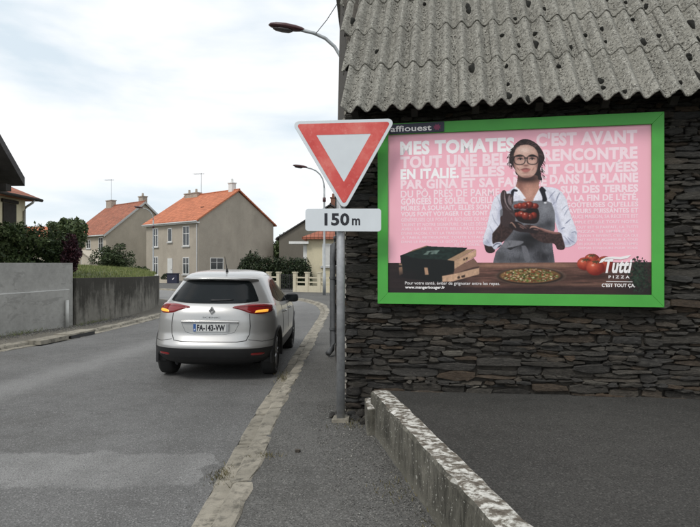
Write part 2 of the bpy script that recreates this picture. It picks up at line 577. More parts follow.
rng = random.Random(4)
def kerb(name, path, side, label_kind, lengths=(0.95, 1.1), s_min=0, s_max=999):
    root = empty(name)
    tag(root, kind='structure')
    seg = np.cumsum([0] + [np.linalg.norm(path[i + 1] - path[i]) for i in range(len(path) - 1)])
    xs, ys = [p[0] for p in path], [p[1] for p in path]
    s = s_min
    while s < min(seg[-1] - 1.2, s_max):
        L = rng.uniform(*lengths)
        vs, fs = [], []
        m = 6
        dz = rng.uniform(-0.006, 0.006)
        dx = rng.uniform(-0.008, 0.008)
        wj = rng.uniform(-0.015, 0.02)
        prof = [(0.0, -0.06), (0.0, 0.006), (0.015, 0.011), (0.135, 0.016), (0.155, 0.068), (0.178, 0.084), (0.30 + wj, 0.092), (0.325 + wj, 0.079), (0.33 + wj, -0.06)]
        for k in range(m + 1):
            ss = s + 0.011 + (L - 0.022) * k / m
            px, py = np.interp(ss, seg, xs), np.interp(ss, seg, ys)
            qx, qy = np.interp(ss + 0.05, seg, xs), np.interp(ss + 0.05, seg, ys)
            t = np.array([qx - px, qy - py])
            t /= np.linalg.norm(t)
            nrm = np.array([t[1], -t[0]]) * side
            for j, (a, z) in enumerate(prof):
                ja = rng.uniform(-0.004, 0.004) if j < 6 else rng.uniform(-0.03, 0.012)
                jz = rng.uniform(-0.003, 0.003)
                if k in (0, m) and j in (1, 2, 3, 4, 5, 6, 7): jz -= rng.uniform(0.004, 0.02)
                vs.append((px + nrm[0] * (a + dx + ja), py + nrm[1] * (a + dx + ja), z + dz + jz))
        n = len(prof)
        for k in range(m):
            for j in range(n - 1):
                fs.append((k * n + j, k * n + j + 1, (k + 1) * n + j + 1, (k + 1) * n + j))
        fs.append(tuple(range(n)))
        fs.append(tuple(range(m * n, m * n + n)))
        mesh_obj('kerb_stone', vs, fs, 'kerb', root)
        s += L
    return root
kerb('kerb_right', kr, 1, 'right', s_min=11.0)
kerb('kerb_left', kl, -1, 'left', s_min=16.0)

# raised forecourt beside the barn
LOWX = lambda y: 0.205 + 0.172 * (5.35 - y)
fc = []
fv = [(LOWX(5.4) + 0.1, 5.95, 0.335), (5.2, 5.05, 0.40), (9, 4.4, 0.40), (9, -6, 0.33), (LOWX(-6) + 0.1, -6, 0.30), (LOWX(2) + 0.1, 2, 0.30), (LOWX(4) + 0.1, 4, 0.305)]
sheet('forecourt', [(LOWX(5.4) + 0.1, 5.98, 0.335), (5.2, 5.1, 0.40), (9, 4.43, 0.40), (9, -6, 0.33), (LOWX(-6) + 0.1, -6, 0.30), (LOWX(2) + 0.1, 2, 0.30), (LOWX(4) + 0.1, 4, 0.305)], 0.3, 'court')

# low lichened wall along the forecourt
def low_wall():
    rg = np.random.RandomState(3)
    ys = np.linspace(5.36, -5.5, 110)
    prof = [(0, 0.0), (0, 0.2), (0.003, 0.435), (0.014, 0.458), (0.09, 0.464), (0.176, 0.458), (0.19, 0.44), (0.19, 0.0)]
    vs, fs = [], []
    for i, y in enumerate(ys):
        for (a, z) in prof:
            j = rg.uniform(-0.004, 0.004, 3)
            if 0.43 < z < 0.46: j *= 1.7
            vs.append((LOWX(y) + a + j[0], y + j[1], z + j[2]))
    n = len(prof)
    for i in range(len(ys) - 1):
        for k in range(n - 1):
            fs.append((i * n + k, i * n + k + 1, (i + 1) * n + k + 1, (i + 1) * n + k))
    fs += [tuple(range(n)), tuple(range((len(ys) - 1) * n, len(ys) * n))]
    root = empty('low_wall', (0, 0, 0))
    mesh_obj('wall_body', vs, fs, 'lowwall', root)
    b = MB().prism([(LOWX(5.42) - 0.03, 5.16), (LOWX(5.42) + 0.1, 5.2), (LOWX(5.5) + 0.1, 5.62), (LOWX(5.5) - 0.03, 5.6)], 2, 0.0, 0.33).build('end_block', 'lowwall', root)
    bevel(b, 0.012)
    tag(root, 'low concrete boundary wall with white lichen blotches along its top, beside the forecourt', 'wall')
low_wall()

# ================================================================== BARN
AW = R(10)
BW = Vector((-0.03, 6.0, 0))
WU = Vector((math.cos(AW), -math.sin(AW), 0))           # along the front wall, to the right
WN = Vector((-math.sin(AW), -math.cos(AW), 0))          # out of the wall, towards the camera
WB = Vector((math.sin(AW), math.cos(AW), 0))            # into the barn
UP = Vector((0, 0, 1))
def wp(s, z, d=0.0):
    return BW + WU * s + WN * d + UP * z
GABLE_DIR = Vector((-0.215, 3.8, 0)).normalized()
barn = empty('stone_barn', (0, 0, 0))
tag(barn, 'dark schist stone barn with a corrugated lichen-covered roof, carrying the billboard', 'barn')
BL = 8.5
# backing wall (core behind the stones), side wall and rear walls
def quad_block(name, a, b, z0, z1, thick_dir, th, mat, parent):
    a, b = Vector(a), Vector(b)
    t = Vector(thick_dir) * th
    vs = [a + UP * z0, b + UP * z0, b + t + UP * z0, a + t + UP * z0, a + UP * z1, b + UP * z1, b + t + UP * z1, a + t + UP * z1]
    return mesh_obj(name, vs, [(0, 1, 2, 3), (4, 5, 6, 7), (0, 1, 5, 4), (1, 2, 6, 5), (2, 3, 7, 6), (3, 0, 4, 7)], mat, parent)
front_core = quad_block('front_wall', wp(0.02, 0, -0.03), wp(BL, 0, -0.03), 0, 3.62, WB, 0.35, 'mortar', barn)
g0 = BW - WN * 0.03 + Vector((0.012, 0, 0))
g1 = BW + GABLE_DIR * 4.0 + Vector((0.035, 0, 0))
bl_r = wp(BL, 0) + WB * 4.0
# roof geometry
PITCH = R(50)
SD = WB * math.cos(PITCH) + UP * math.sin(PITCH)        # up the slope
RN = WN * math.sin(PITCH) + UP * math.cos(PITCH)        # out of the roof
EAVE_D, EAVE_Z = 0.36, 3.27
def rp_(s, t, h=0.0):
    return wp(s, EAVE_Z, EAVE_D) + SD * t + RN * h
SLOPE = 3.75
ridge_z = EAVE_Z + SLOPE * math.sin(PITCH)
ridge_back = SLOPE * math.cos(PITCH) - EAVE_D
# gable wall as a pentagon prism along the street
def gable(p_base, name):
    half = ridge_back
    d = GABLE_DIR
    pts = [(0, 0), (2 * half, 0), (2 * half, 3.5), (half, ridge_z + 0.10), (0, 3.62)]
    n2 = Vector((d.y, -d.x, 0))
    vs = [p_base + d * a + UP * z for a, z in pts] + [p_base + d * a + UP * z + n2 * 0.3 for a, z in pts]
    return mesh_obj(name, vs, [(0, 1, 2, 3, 4), (9, 8, 7, 6, 5)] + [(i, (i + 1) % 5, 5 + (i + 1) % 5, 5 + i) for i in range(5)], 'mortar', barn)
gable(g0, 'gable_wall')
gable(wp(BL, 0, -0.03) - Vector((0.33, 0, 0)), 'gable_wall')
quad_block('rear_wall', g0 + GABLE_DIR * 2 * ridge_back, wp(BL, 0) + GABLE_DIR * 2 * ridge_back, 0, 3.55, WB, 0.3, 'mortar', barn)

# --- schist stones of the front wall
srng = random.Random(11)
def stone_poly(s0, s1, z0, z1, rg):
    w, h = s1 - s0, z1 - z0
    kind = rg.random()
    pts = []
    nx = 3 if w > 0.22 else 2
    lo = [0.0] + sorted(rg.uniform(0.15, 0.85) for _ in range(nx)) + [1.0]
    for i, a in enumerate(lo):
        jz = rg.uniform(-0.012, 0.004) if 0 < i < len(lo) - 1 else rg.uniform(0.0, 0.40) * h * (1 if kind < 0.8 else 0.3)
        ja = rg.uniform(-0.02, 0.02)
        pts.append((s0 + a * w + ja, z0 + jz))
    hi = [1.0] + sorted((rg.uniform(0.15, 0.85) for _ in range(nx)), reverse=True) + [0.0]
    for i, a in enumerate(hi):
        jz = rg.uniform(-0.004, 0.012) if 0 < i < len(hi) - 1 else -rg.uniform(0.0, 0.35) * h * (1 if kind < 0.8 else 0.3)
        ja = rg.uniform(-0.02, 0.02)
        pts.append((s0 + a * w + ja, z1 + jz))
    an = rg.gauss(0, 0.045)
    cs_, cz_ = (s0 + s1) / 2, (z0 + z1) / 2
    return [(cs_ + (x - cs_) * math.cos(an) - (y - cz_) * math.sin(an) * 0.6, cz_ + (x - cs_) * math.sin(an) * 0.6 + (y - cz_) * math.cos(an)) for x, y in pts]
def stone_mesh(pts, depth, tilt, ins):
    c = (sum(p[0] for p in pts) / len(pts), sum(p[1] for p in pts) / len(pts))
    n = len(pts)
    vs, fs = [], []
    hz = max(p[1] for p in pts) - min(p[1] for p in pts)
    wd = max(p[0] for p in pts) - min(p[0] for p in pts)
    for (k, d) in ((1.0, -0.10), (1.0, depth - 0.012), (0, depth)):
        for p in pts:
            dx, dz = p[0] - c[0], p[1] - c[1]
            if k:
                q = p
            else:
                q = (c[0] + dx * max(0.6, 1 - ins * 2 / wd), c[1] + dz * max(0.5, 1 - ins * 2 / hz))
            dd = d if d < 0 else max(0.0, d + tilt[0] * dx / wd + tilt[1] * dz / hz + srng.uniform(-0.004, 0.004))
            vs.append(wp(q[0], q[1], dd))
    vs.append(wp(c[0], c[1], depth + srng.uniform(0, 0.006)))
    for r in range(2):
        for i in range(n):
            fs.append((r * n + i, r * n + (i + 1) % n, (r + 1) * n + (i + 1) % n, (r + 1) * n + i))
    for i in range(n):
        fs.append((2 * n + i, 2 * n + (i + 1) % n, 3 * n))
    return vs, fs
stones = []
z = 0.02
SMAX = 4.4
wave = lambda s, k: 0.034 * math.sin(s * 2.3 + k * 2.7) + 0.022 * math.sin(s * 5.1 + k * 3.9)
row = 0
while z < 3.42:
    h = srng.choice([0.026, 0.03, 0.036, 0.042, 0.05, 0.058, 0.068, 0.085]) * srng.uniform(0.9, 1.15)
    s = -0.01 + srng.uniform(-0.02, 0.01)
    while s < SMAX:
        w = min(max(h * srng.uniform(1.5, 6.5), 0.07), 0.50)
        if s + w > SMAX - 0.05: w = SMAX - s + 0.01
        a, b = s, s + w
        dz = wave(s + w / 2, z * 2) * min(1, max(0, s) / 0.25)
        if h > 0.085 and srng.random() < 0.45:
            c = srng.uniform(0.35, 0.65)
            stones.append((a, b - 0.006, z + dz + 0.002, z + dz + h * c - 0.003))
            w2 = srng.uniform(0.35, 0.65) * w
            if w > 0.2 and srng.random() < 0.6:
                stones.append((a, a + w2 - 0.006, z + dz + h * c + 0.002, z + dz + h - 0.003))
                stones.append((a + w2, b - 0.006, z + dz + h * c + 0.002, z + dz + h - 0.003))
            else:
                stones.append((a, b - 0.006, z + dz + h * c + 0.002, z + dz + h - 0.003))
        else:
            stones.append((a, b - 0.006, z + dz + 0.002, z + dz + h - 0.003))
        s += w
    z += h
    row += 1
hid_v, hid_f = [], []
cands = []
for st in stones:
    pts = stone_poly(*st, srng)
    depth = max(0.006, srng.gauss(0.026, 0.016))
    vs, fs = stone_mesh(pts, depth, (srng.uniform(-0.024, 0.024), srng.uniform(-0.03, 0.018)), srng.uniform(0.004, 0.012))
    cs, cz = (st[0] + st[1]) / 2, (st[2] + st[3]) / 2
    behind = 0.45 < cs < 2.95 and 1.36 < cz < 3.05
    vis = (not behind) and cz > 0.30 - 0.35 * (cs < 0.35) and cz < 3.3 and cs < 3.75
    cands.append((vis, (st[1] - st[0]) * (st[3] - st[2]), vs, fs))
order = sorted([i for i, c in enumerate(cands) if c[0]], key=lambda i: -cands[i][1])[:298]
keep = set(order)
for i, (vis, ar, vs, fs) in enumerate(cands):
    if i in keep:
        mesh_obj('stone', vs, fs, 'stone', front_core)
    else:
        k = len(hid_v)
        hid_v += vs
        hid_f += [tuple(j + k for j in f) for f in fs]
tag(mesh_obj('small_stones', hid_v, hid_f, 'stone', front_core), kind='stuff')
# stones and lime along the street side
gv = MB()
lime = MB()
z = 0.05
while z < 3.4:
    h = srng.uniform(0.05, 0.11)
    a = 0.0
    while a < 3.9:
        w = srng.uniform(0.15, 0.45)
        p = g0 + GABLE_DIR * (a + 0.01)
        q = g0 + GABLE_DIR * min(a + w - 0.01, 4.0)
        d = -srng.uniform(0.012, 0.05)
        vs = [p + Vector((d, 0, z)), q + Vector((d, 0, z + srng.uniform(-.01, .01))), q + Vector((d, 0, z + h - .008)), p + Vector((d, 0, z + h - .008 + srng.uniform(-.01, .01)))]
        vs += [v - Vector((d - 0.05, 0, 0)) for v in vs]
        gv.add(vs, [(0, 1, 2, 3), (0, 4, 5, 1), (1, 5, 6, 2), (2, 6, 7, 3), (3, 7, 4, 0)])
        a += w
    if srng.random() < 0.9:
        p = wp(srng.uniform(-0.035, -0.012), z + h * 0.5, srng.uniform(0.0, 0.03))
        r = srng.uniform(0.012, 0.03)
        pts = [(math.cos(t) * r * srng.uniform(.6, 1.2), math.sin(t) * r * srng.uniform(.7, 1.5)) for t in [k * math.pi / 3 for k in range(6)]]
        lime.prism([(p.x + u * 0.7, p.z + v) for u, v in pts], 1, p.y - 0.012, p.y + 0.06)
    z += h
tag(gv.build('side_stones', 'stone', barn), kind='stuff')
tag(lime.build('corner_mortar', 'lime', barn), kind='stuff')

# --- corrugated sheets
WV = 0.177
AMP = 0.041
rr = random.Random(8)
def corr_sheet(s0, s1, t0, t1, lift0, lift1, holes, parent):
    """s0..s1 along the eave, t0..t1 up the slope"""
    ns = max(4, int((s1 - s0) / WV * 12))
    ntt = int((t1 - t0) / 0.024)
    vs, fs = [], []
    sag = rr.uniform(-0.004, 0.004)
    for j in range(ntt + 1):
        t = t0 + (t1 - t0) * j / ntt
        for i in range(ns + 1):
            s = s0 + (s1 - s0) * i / ns
            hh = AMP * math.cos(2 * math.pi * s / WV) + lift0 + (lift1 - lift0) * j / ntt + sag * math.sin(3 * s)
            tt = t
            if j == 0: tt += rr.uniform(-0.004, 0.007)
            vs.append(rp_(s, tt, hh))
    dead = set()
    for (hs, ht, rs, rt) in holes:
        for j in range(ntt):
            for i in range(ns):
                ds = (s0 + (s1 - s0) * (i + .5) / ns - hs) / rs
                dt = (t0 + (t1 - t0) * (j + .5) / ntt - ht) / rt
                if ds * ds + dt * dt < rr.uniform(0.55, 1.25):
                    dead.add((i, j))
    for j in range(ntt):
        for i in range(ns):
            if (i, j) in dead: continue
            a = j * (ns + 1) + i
            fs.append((a, a + 1, a + ns + 2, a + ns + 1))
    o = mesh_obj('roof_sheet', vs, fs, 'fibro', parent, smooth=True, fix=False)
    m = o.modifiers.new('thick', 'SOLIDIFY')
    m.thickness = 0.009
    m.offset = -1
    return o
def moss(parent, spots, t0, t1):
    # dark moss cushions that have grown in the troughs
    for (hs, ht, rs, rt) in spots:
        hs = (math.floor(hs / WV) + 0.5) * WV + rr.uniform(-0.018, 0.018)
        vs, fs = [], []
        nu, nv = 9, 5
        base = AMP * math.cos(2 * math.pi * hs / WV) + 0.008
        for j in range(nv):
            f = j / (nv - 1)
            for i in range(nu):
                a = 2 * math.pi * i / nu
                k = math.cos(f * math.pi / 2) * (1 + 0.25 * math.sin(a * 3 + hs * 50) + rr.uniform(-.12, .12))
                vs.append(rp_(hs + rs * 1.15 * k * math.cos(a), ht + rt * 0.9 * k * math.sin(a), base + 0.034 * math.sin(f * math.pi / 2) - 0.012 * (1 - f) + 0.008 * abs(math.cos(a)) * k))
        for j in range(nv - 1):
            for i in range(nu):
                fs.append((j * nu + i, j * nu + (i + 1) % nu, (j + 1) * nu + (i + 1) % nu, (j + 1) * nu + i))
        mesh_obj('moss_clump', vs, fs, 'moss', parent, True)
M['moss'] = plain('dark_moss', (0.012, 0.012, 0.009), 1.0, 0.5, 60, bump=0.8, use_pos=True)
roof = empty('roof')
roof.parent = barn
ROWL = 0.80
SWD = WV * 5
for r_ in range(5):
    left = 0.0 - 0.102 * r_
    t0 = ROWL * r_
    t1 = min(t0 + ROWL + 0.12, SLOPE + 0.03)
    base = 0.30
    edges = [left] + [base + SWD * k for k in range(0, 8)]
    if r_ % 2: edges = [left] + [base + SWD * k + WV * 2 for k in range(-1, 8) if base + SWD * k + WV * 2 > left + 0.2]
    for a, b in zip(edges[:-1], edges[1:]):
        if a > 6.6: continue
        holes = []
        mid = (a + b) / 2
        nh = 1 if mid < 1.2 else (6 if r_ in (1, 2) else 4)
        for k in range(rr.randint(max(0, nh - 2), nh + 1)):
            trough = (math.floor(rr.uniform(a, b) / WV) + 0.5 + rr.uniform(-0.25, 0.25)) * WV
            if trough < a + 0.05 or trough > b - 0.05: continue
            big = rr.random() < 0.30
            holes.append((trough, rr.uniform(t0 + 0.06, t1 - 0.2), rr.uniform(0.025, 0.04) if big else rr.uniform(0.016, 0.03), rr.uniform(0.06, 0.11) if big else rr.uniform(0.022, 0.045)))
        sh_ = corr_sheet(a, b + WV * 0.45, t0, t1, 0.014, 0.0, [], roof)
        moss(sh_, holes, t0, t1)
# rear slope, ridge and the dark timber under the eave
def rb_(s, t, h=0.0):
    top = rp_(s, SLOPE, 0)
    return top + (WB * math.cos(PITCH) - UP * math.sin(PITCH)) * t + UP * h
vs, fs = [], []
nn = 150
for j, t in enumerate((0, SLOPE)):
    for i in range(nn + 1):
        s = -0.6 + 8.6 * i / nn
        vs.append(rb_(s, t, AMP * math.cos(2 * math.pi * s / WV)))
for i in range(nn):
    fs.append((i, i + 1, nn + 2 + i, nn + 1 + i))
mesh_obj('rear_slope', vs, fs, 'fibro', roof, smooth=True)
MB().tube([rp_(-0.6, SLOPE, 0.02), rp_(8.0, SLOPE, 0.02)], 0.09, 10).build('ridge', 'fibro', roof)
vs = [rp_(6.6, 0, -0.01), rp_(8.2, 0, -0.01), rp_(8.2, SLOPE, -0.01), rp_(6.6, SLOPE, -0.01)]
mesh_obj('end_slope', vs, [(0, 1, 2, 3)], 'fibro', roof)
for k in range(9):
    s = 0.12 + k * 0.62
    a = [rp_(s - 0.035, 0.10, -0.085), rp_(s + 0.035, 0.10, -0.085), rp_(s + 0.035, SLOPE - 0.15, -0.085), rp_(s - 0.035, SLOPE - 0.15, -0.085)]
    b = [v - RN * 0.10 for v in a]
    mesh_obj('rafter', a + b, [(0, 1, 2, 3), (7, 6, 5, 4), (0, 4, 5, 1), (1, 5, 6, 2), (2, 6, 7, 3), (3, 7, 4, 0)], 'timber_dark', barn)
for t in (0.16, 0.92, 1.72, 2.5):
    a = [rp_(0.06 - 0.14 * t, t - 0.03, -0.058), rp_(BL - .3, t - 0.03, -0.058), rp_(BL - .3, t + 0.03, -0.058), rp_(0.06 - 0.14 * t, t + 0.03, -0.058)]
    b = [v - RN * 0.025 for v in a]
    mesh_obj('batten', a + b, [(0, 1, 2, 3), (7, 6, 5, 4), (0, 4, 5, 1), (1, 5, 6, 2), (2, 6, 7, 3), (3, 7, 4, 0)], 'timber_dark', barn)
# drainpipe at the far street corner
dp = MB().tube([(-0.18, 9.72, 2.2), (-0.26, 9.70, 2.14), (-0.30, 9.68, 2.02), (-0.305, 9.66, 1.8), (-0.305, 9.66, 0.30), (-0.32, 9.62, 0.2), (-0.38, 9.5, 0.14)], 0.05, 12).build('drainpipe', 'pipe', barn, True)
for zz in (0.55, 1.45):
    MB().lathe([(0.05, -0.02), (0.062, -0.02), (0.062, 0.02), (0.05, 0.02)], 12, 'Z', (-0.305, 9.66, zz)).build('pipe_collar', 'pipe', dp)

# ================================================================== BILLBOARD
board = empty('billboard', (0, 0, 0))
tag(board, 'green-framed billboard with a pink pizza poster, fixed to the stone barn wall', 'billboard')
S0, S1, Z0, Z1 = 0.352, 3.146, 1.275, 3.172
s0, s1, z0, z1 = 0.462, 3.036, 1.393, 3.058
def rail(pts):
    vs = [wp(a, b, 0.02) for a, b in pts] + [wp(a, b, 0.14) for a, b in pts]
    o = mesh_obj('frame_rail', vs, [(0, 1, 2, 3), (7, 6, 5, 4), (0, 4, 5, 1), (1, 5, 6, 2), (2, 6, 7, 3), (3, 7, 4, 0)], 'green', board)
    return bevel(o, 0.002, 1)
rail([(S0, Z0), (S1, Z0), (s1, z0), (s0, z0)])
rail([(S0, Z1), (s0, z1), (s1, z1), (S1, Z1)])
rail([(S0, Z0 + .001), (s0 - .001, z0), (s0 - .001, z1), (S0, Z1 - .001)])
rail([(S1, Z0 + .001), (S1, Z1 - .001), (s1 + .001, z1), (s1 + .001, z0)])
def paper_mat():
    n = NT('poster_paper')
    p = n.coord('Object')
    c = n.ramp(n.noise(n.map(p, (1, 1, 0.6)), 1.6, 3, 0.5), [(0.3, lin(246, 180, 196)), (0.7, lin(251, 188, 203))])
    n.color(c).rough(0.45, 0, 0.35).bump(n.noise(n.map(p, (1, 1, 0.25)), 2.5, 3, 0.5), 0.15, 0.02)
    return n.m
M['paper'] = paper_mat()
PD = 0.115
poster = mesh_obj('poster', [wp(s0, z0, PD), wp(s1, z0, PD), wp(s1, z1, PD), wp(s0, z1, PD), wp(s0, z0, 0.05), wp(s1, z0, 0.05), wp(s1, z1, 0.05), wp(s0, z1, 0.05)],
                  [(0, 1, 2, 3), (7, 6, 5, 4), (0, 4, 5, 1), (1, 5, 6, 2), (2, 6, 7, 3), (3, 7, 4, 0)], 'paper', board)
# picture coordinates -> poster plane: a homography from the poster's corners as measured
def homography(src, dst):
    A = []
    for (x, y), (u, v) in zip(src, dst):
        A.append([x, y, 1, 0, 0, 0, -u * x, -u * y, -u])
        A.append([0, 0, 0, x, y, 1, -v * x, -v * y, -v])
    _, _, Vt = np.linalg.svd(np.array(A, float))
    return Vt[-1].reshape(3, 3)
HM = homography([(389.5, 134.5), (654, 123.8), (650, 295.5), (387.2, 292)], [(0, 1), (1, 1), (1, 0), (0, 0)])
def uv(p):
    q = HM @ np.array([p[0], p[1], 1.0])
    return q[0] / q[2], q[1] / q[2]
PW, PH = s1 - s0, z1 - z0
def pframe(d):
    return lambda x, y: wp(s0 + x * PW, z0 + y * PH, PD + d)

M['txt_white'] = plain('print_white', lin(255, 250, 252), 0.5, 0.02)
M['txt_pale'] = plain('print_pale_pink', lin(254, 226, 234), 0.5, 0.02)
M['txt_paler'] = plain('print_faint_pink', lin(253, 217, 227), 0.5, 0.02)
lines = [
    ('MES TOMATES,', 401, 520, 153.9, 142.0, 'txt_white', .052), ("C'EST AVANT", 537.5, 639.5, 145.5, 134.0, 'txt_pale', .052),
    ('TOUT UNE BELLE', 401, 524, 167.4, 156.9, 'txt_pale', .052), ('RENCONTRE', 544, 639.5, 160.5, 150.0, 'txt_pale', .052),
    ('EN ITALIE.', 401, 459.5, 178.5, 169.5, 'txt_white', .052), ('ELLES', 462, 505.5, 176.4, 167.6, 'txt_pale', .052), ('SONT', 514, 561, 174.6, 165.8, 'txt_pale', .052), ('CULTIVÉES', 565, 639.5, 172.8, 164.0, 'txt_pale', .052),
    ('PAR GINA ET SA FAMILLE', 401, 547.5, 188.4, 180.2, 'txt_pale', .048), ('DANS LA PLAINE', 550.5, 639.5, 183.6, 175.3, 'txt_pale', .052),
    ('DU PÔ, PRÈS DE PARME,', 401, 502, 197.3, 190.5, 'txt_pale', .024), ('SUR DES TERRES', 561, 639.3, 193.0, 186.3, 'txt_pale', .052),
    ('GORGÉES DE SOLEIL, CUEILLIES', 401, 503, 204.2, 198.4, 'txt_pale', .042), ("À LA FIN DE L'ÉTÉ,", 566, 639, 201.0, 195.4, 'txt_pale', .042),
    ('MÛRES À SOUHAIT, ELLES SONT SI', 401, 500, 210.3, 205.8, 'txt_pale', .036), ("GOÛTEUSES QU'ELLES", 566, 639, 207.5, 203.0, 'txt_pale', .036),
    ('VOUS FONT VOYAGER ! CE SONT CES', 401, 499, 216.1, 211.9, 'txt_pale', .036), ('SAVEURS PUISSANTES ET', 566, 639, 213.4, 209.2, 'txt_pale', .036),
    ('GÉNÉREUSES QUI FONT LA RICHESSE DE NOTRE', 401, 495, 221.4, 218.0, 'txt_paler', .03), ('SAUCE MAISON, SA RECETTE EST', 570, 638.8, 218.6, 215.2, 'txt_paler', .03),
    ('TALENT ET NOTRE SIGNATURE. ON LES DÉGUSTE', 401, 493, 226.0, 223.0, 'txt_paler', .03), ('SIMPLE ET ELLE TOUT NOTRE', 571, 638.6, 223.7, 220.9, 'txt_paler', .03),
    ('AVEC LA PÂTE, CETTE BELLE PÂTE DORÉE', 401, 491, 230.2, 227.5, 'txt_paler', .03), ('TOUT EST SI PARFAIT, LA TUTTI', 574, 638.4, 228.8, 226.3, 'txt_paler', .03),
    ("D'UNE FAÇON, C'EST LA TRADITION QUI PARLE", 401, 487, 234.4, 231.9, 'txt_paler', .03), ('PIZZA. SI SIMPLE, SI', 577, 634, 233.0, 230.6, 'txt_paler', .03),
    ("À TABLE, RETROUVEZ TOUTE L'ITALIE", 401, 485, 238.5, 236.2, 'txt_paler', .03), ("QU'ON Y REVIENT, C'EST ÇA QUI", 578, 638, 237.2, 234.9, 'txt_paler', .03),
    ("DANS LE PARTAGE, LE GOÛT, LA PASSION", 401, 483, 242.6, 240.4, 'txt_paler', .03), ('FAIT NOTRE BONHEUR À TOUS', 577, 638, 241.2, 239.0, 'txt_paler', .03),
    ('ET LE SOLEIL', 454, 480, 245.6, 243.6, 'txt_paler', .03), ('LES JOURS, ET POUR LONGTEMPS', 577, 637.8, 245.2, 243.1, 'txt_paler', .03),
    ('DEPUIS TOUJOURS POUR VOUS', 578, 637.5, 249.4, 247.3, 'txt_paler', .03),
]
for i, (body, xa, xb, yb, yt, mt, of) in enumerate(lines):
    a, b = uv((xa, yb)), uv((xa, yt))
    c = uv((xb, yb - (xb - xa) * 0.035))
    lettering('text_line', body, a[0], c[0], a[1], b[1] - a[1], pframe(0.001), mt, poster, of)

# ---- the printed picture: painted cell by cell on a fine grid of the poster sheet
CW, CH = 880, 570
gx, gy = np.meshgrid((np.arange(CW) + 0.5) / CW, (np.arange(CH) + 0.5) / CH)
HI = np.linalg.inv(HM)
den = HI[2, 0] * gx + HI[2, 1] * gy + HI[2, 2]
PX = (HI[0, 0] * gx + HI[0, 1] * gy + HI[0, 2]) / den       # measured picture coordinates of each cell
PY = (HI[1, 0] * gx + HI[1, 1] * gy + HI[1, 2]) / den
img = np.zeros((CH, CW, 3))
alp = np.zeros((CH, CW))
nrs = np.random.RandomState(5)
def vnoise(fx, fy, seed=0):
    rg = np.random.RandomState(seed)
    g = rg.rand(64, 64)
    x, y = (PX * fx) % 63, (PY * fy) % 63
    xi, yi = x.astype(int), y.astype(int)
    a, b = x - xi, y - yi
    a, b = a * a * (3 - 2 * a), b * b * (3 - 2 * b)
    return (g[yi, xi] * (1 - a) + g[yi, xi + 1] * a) * (1 - b) + (g[yi + 1, xi] * (1 - a) + g[yi + 1, xi + 1] * a) * b
def window_of(pts):
    u = [uv(p) for p in pts]
    xs, ys = [q[0] * CW for q in u], [q[1] * CH for q in u]
    return (slice(max(0, int(min(ys)) - 3), min(CH, int(max(ys)) + 4)), slice(max(0, int(min(xs)) - 3), min(CW, int(max(xs)) + 4)))
FULL = (slice(0, CH), slice(0, CW))
def cover(pts, w=None):
    w = w or window_of(pts)
    c = np.zeros(PX[w].shape)
    n = len(pts)
    for dx in (-.1, .1):
        for dy in (-.1, .1):
            x, y = PX[w] + dx, PY[w] + dy
            m = np.zeros(x.shape, bool)
            for i in range(n):
                (xa, ya), (xb, yb) = pts[i], pts[(i + 1) % n]
                if ya == yb: continue
                m ^= ((ya > y) != (yb > y)) & (x < (xb - xa) * (y - ya) / (yb - ya) + xa)
            c += m
    return c / 4
def smooth_poly(pts):
    return [tuple(q) for q in spline([np.array(p, float) for p in pts] + [np.array(pts[0], float)], step=1.0)][:-1] if len(pts) > 3 else pts
def put(w, mask, rgb, opaque=True):
    rgb = np.array(rgb, float)
    if rgb.ndim == 1: rgb = rgb[None, None, :]
    img[w] = img[w] * (1 - mask[..., None]) + rgb * mask[..., None]
    if opaque: alp[w] = np.maximum(alp[w], mask)
def conv(pts, o, k):
    return [(o[0] + x / k, o[1] + y / k) for x, y in pts]
zA = lambda pts: conv(pts, (480, 130), 7.0)
zB = lambda pts: conv(pts, (475, 195), 6.087)
zC = lambda pts: conv(pts, (385, 235), 6.087)
zD = lambda pts: conv(pts, (485, 245), 4.0)
zE = lambda pts: conv(pts, (505, 135), 10.98)
zF = lambda pts: conv(pts, (480, 180), 10.13)
zG = lambda pts: conv(pts, (480, 218), 10.13)
zH = lambda pts: conv(pts, (528, 218), 10.13)
zI = lambda pts: conv(pts, (528, 180), 10.13)
def poly(pts, rgb, opaque=True, curve=False, a=1.0, noise=0.0, nf=(0.7, 0.7), seed=0, clip=None):
    pts = smooth_poly(pts) if curve else pts
    w = window_of(pts)
    m = cover(pts, w) * a
    if clip is not None: m = m * clip[w]
    c = np.array(rgb, float)[None, None, :]
    if noise:
        c = c * (1 + noise * (vnoise(*nf, seed)[w] - 0.5)[..., None] * 2)
    put(w, m, c, opaque and clip is None)
def box_of(c, rx, ry):
    return window_of([(c[0] - rx, c[1] - ry), (c[0] + rx, c[1] - ry), (c[0] + rx, c[1] + ry), (c[0] - rx, c[1] + ry)])
def ell(c, rx, ry, rgb, rgb2=None, light=(-0.35, -0.4), opaque=True, a=1.0, soft=0.12):
    w = box_of(c, rx * 1.2, ry * 1.2)
    X, Y = PX[w], PY[w]
    d = np.sqrt(((X - c[0]) / rx) ** 2 + ((Y - c[1]) / ry) ** 2)
    m = np.clip((1 - d) / soft + 0.5, 0, 1) * a
    colr = np.array(rgb, float)[None, None, :]
    if rgb2 is not None:
        d2 = np.clip(np.sqrt(((X - c[0] - light[0] * rx) / rx) ** 2 + ((Y - c[1] - light[1] * ry) / ry) ** 2) / 1.3, 0, 1)[..., None]
        colr = np.array(rgb2, float) * (1 - d2) + colr * d2
    put(w, m, colr, opaque)
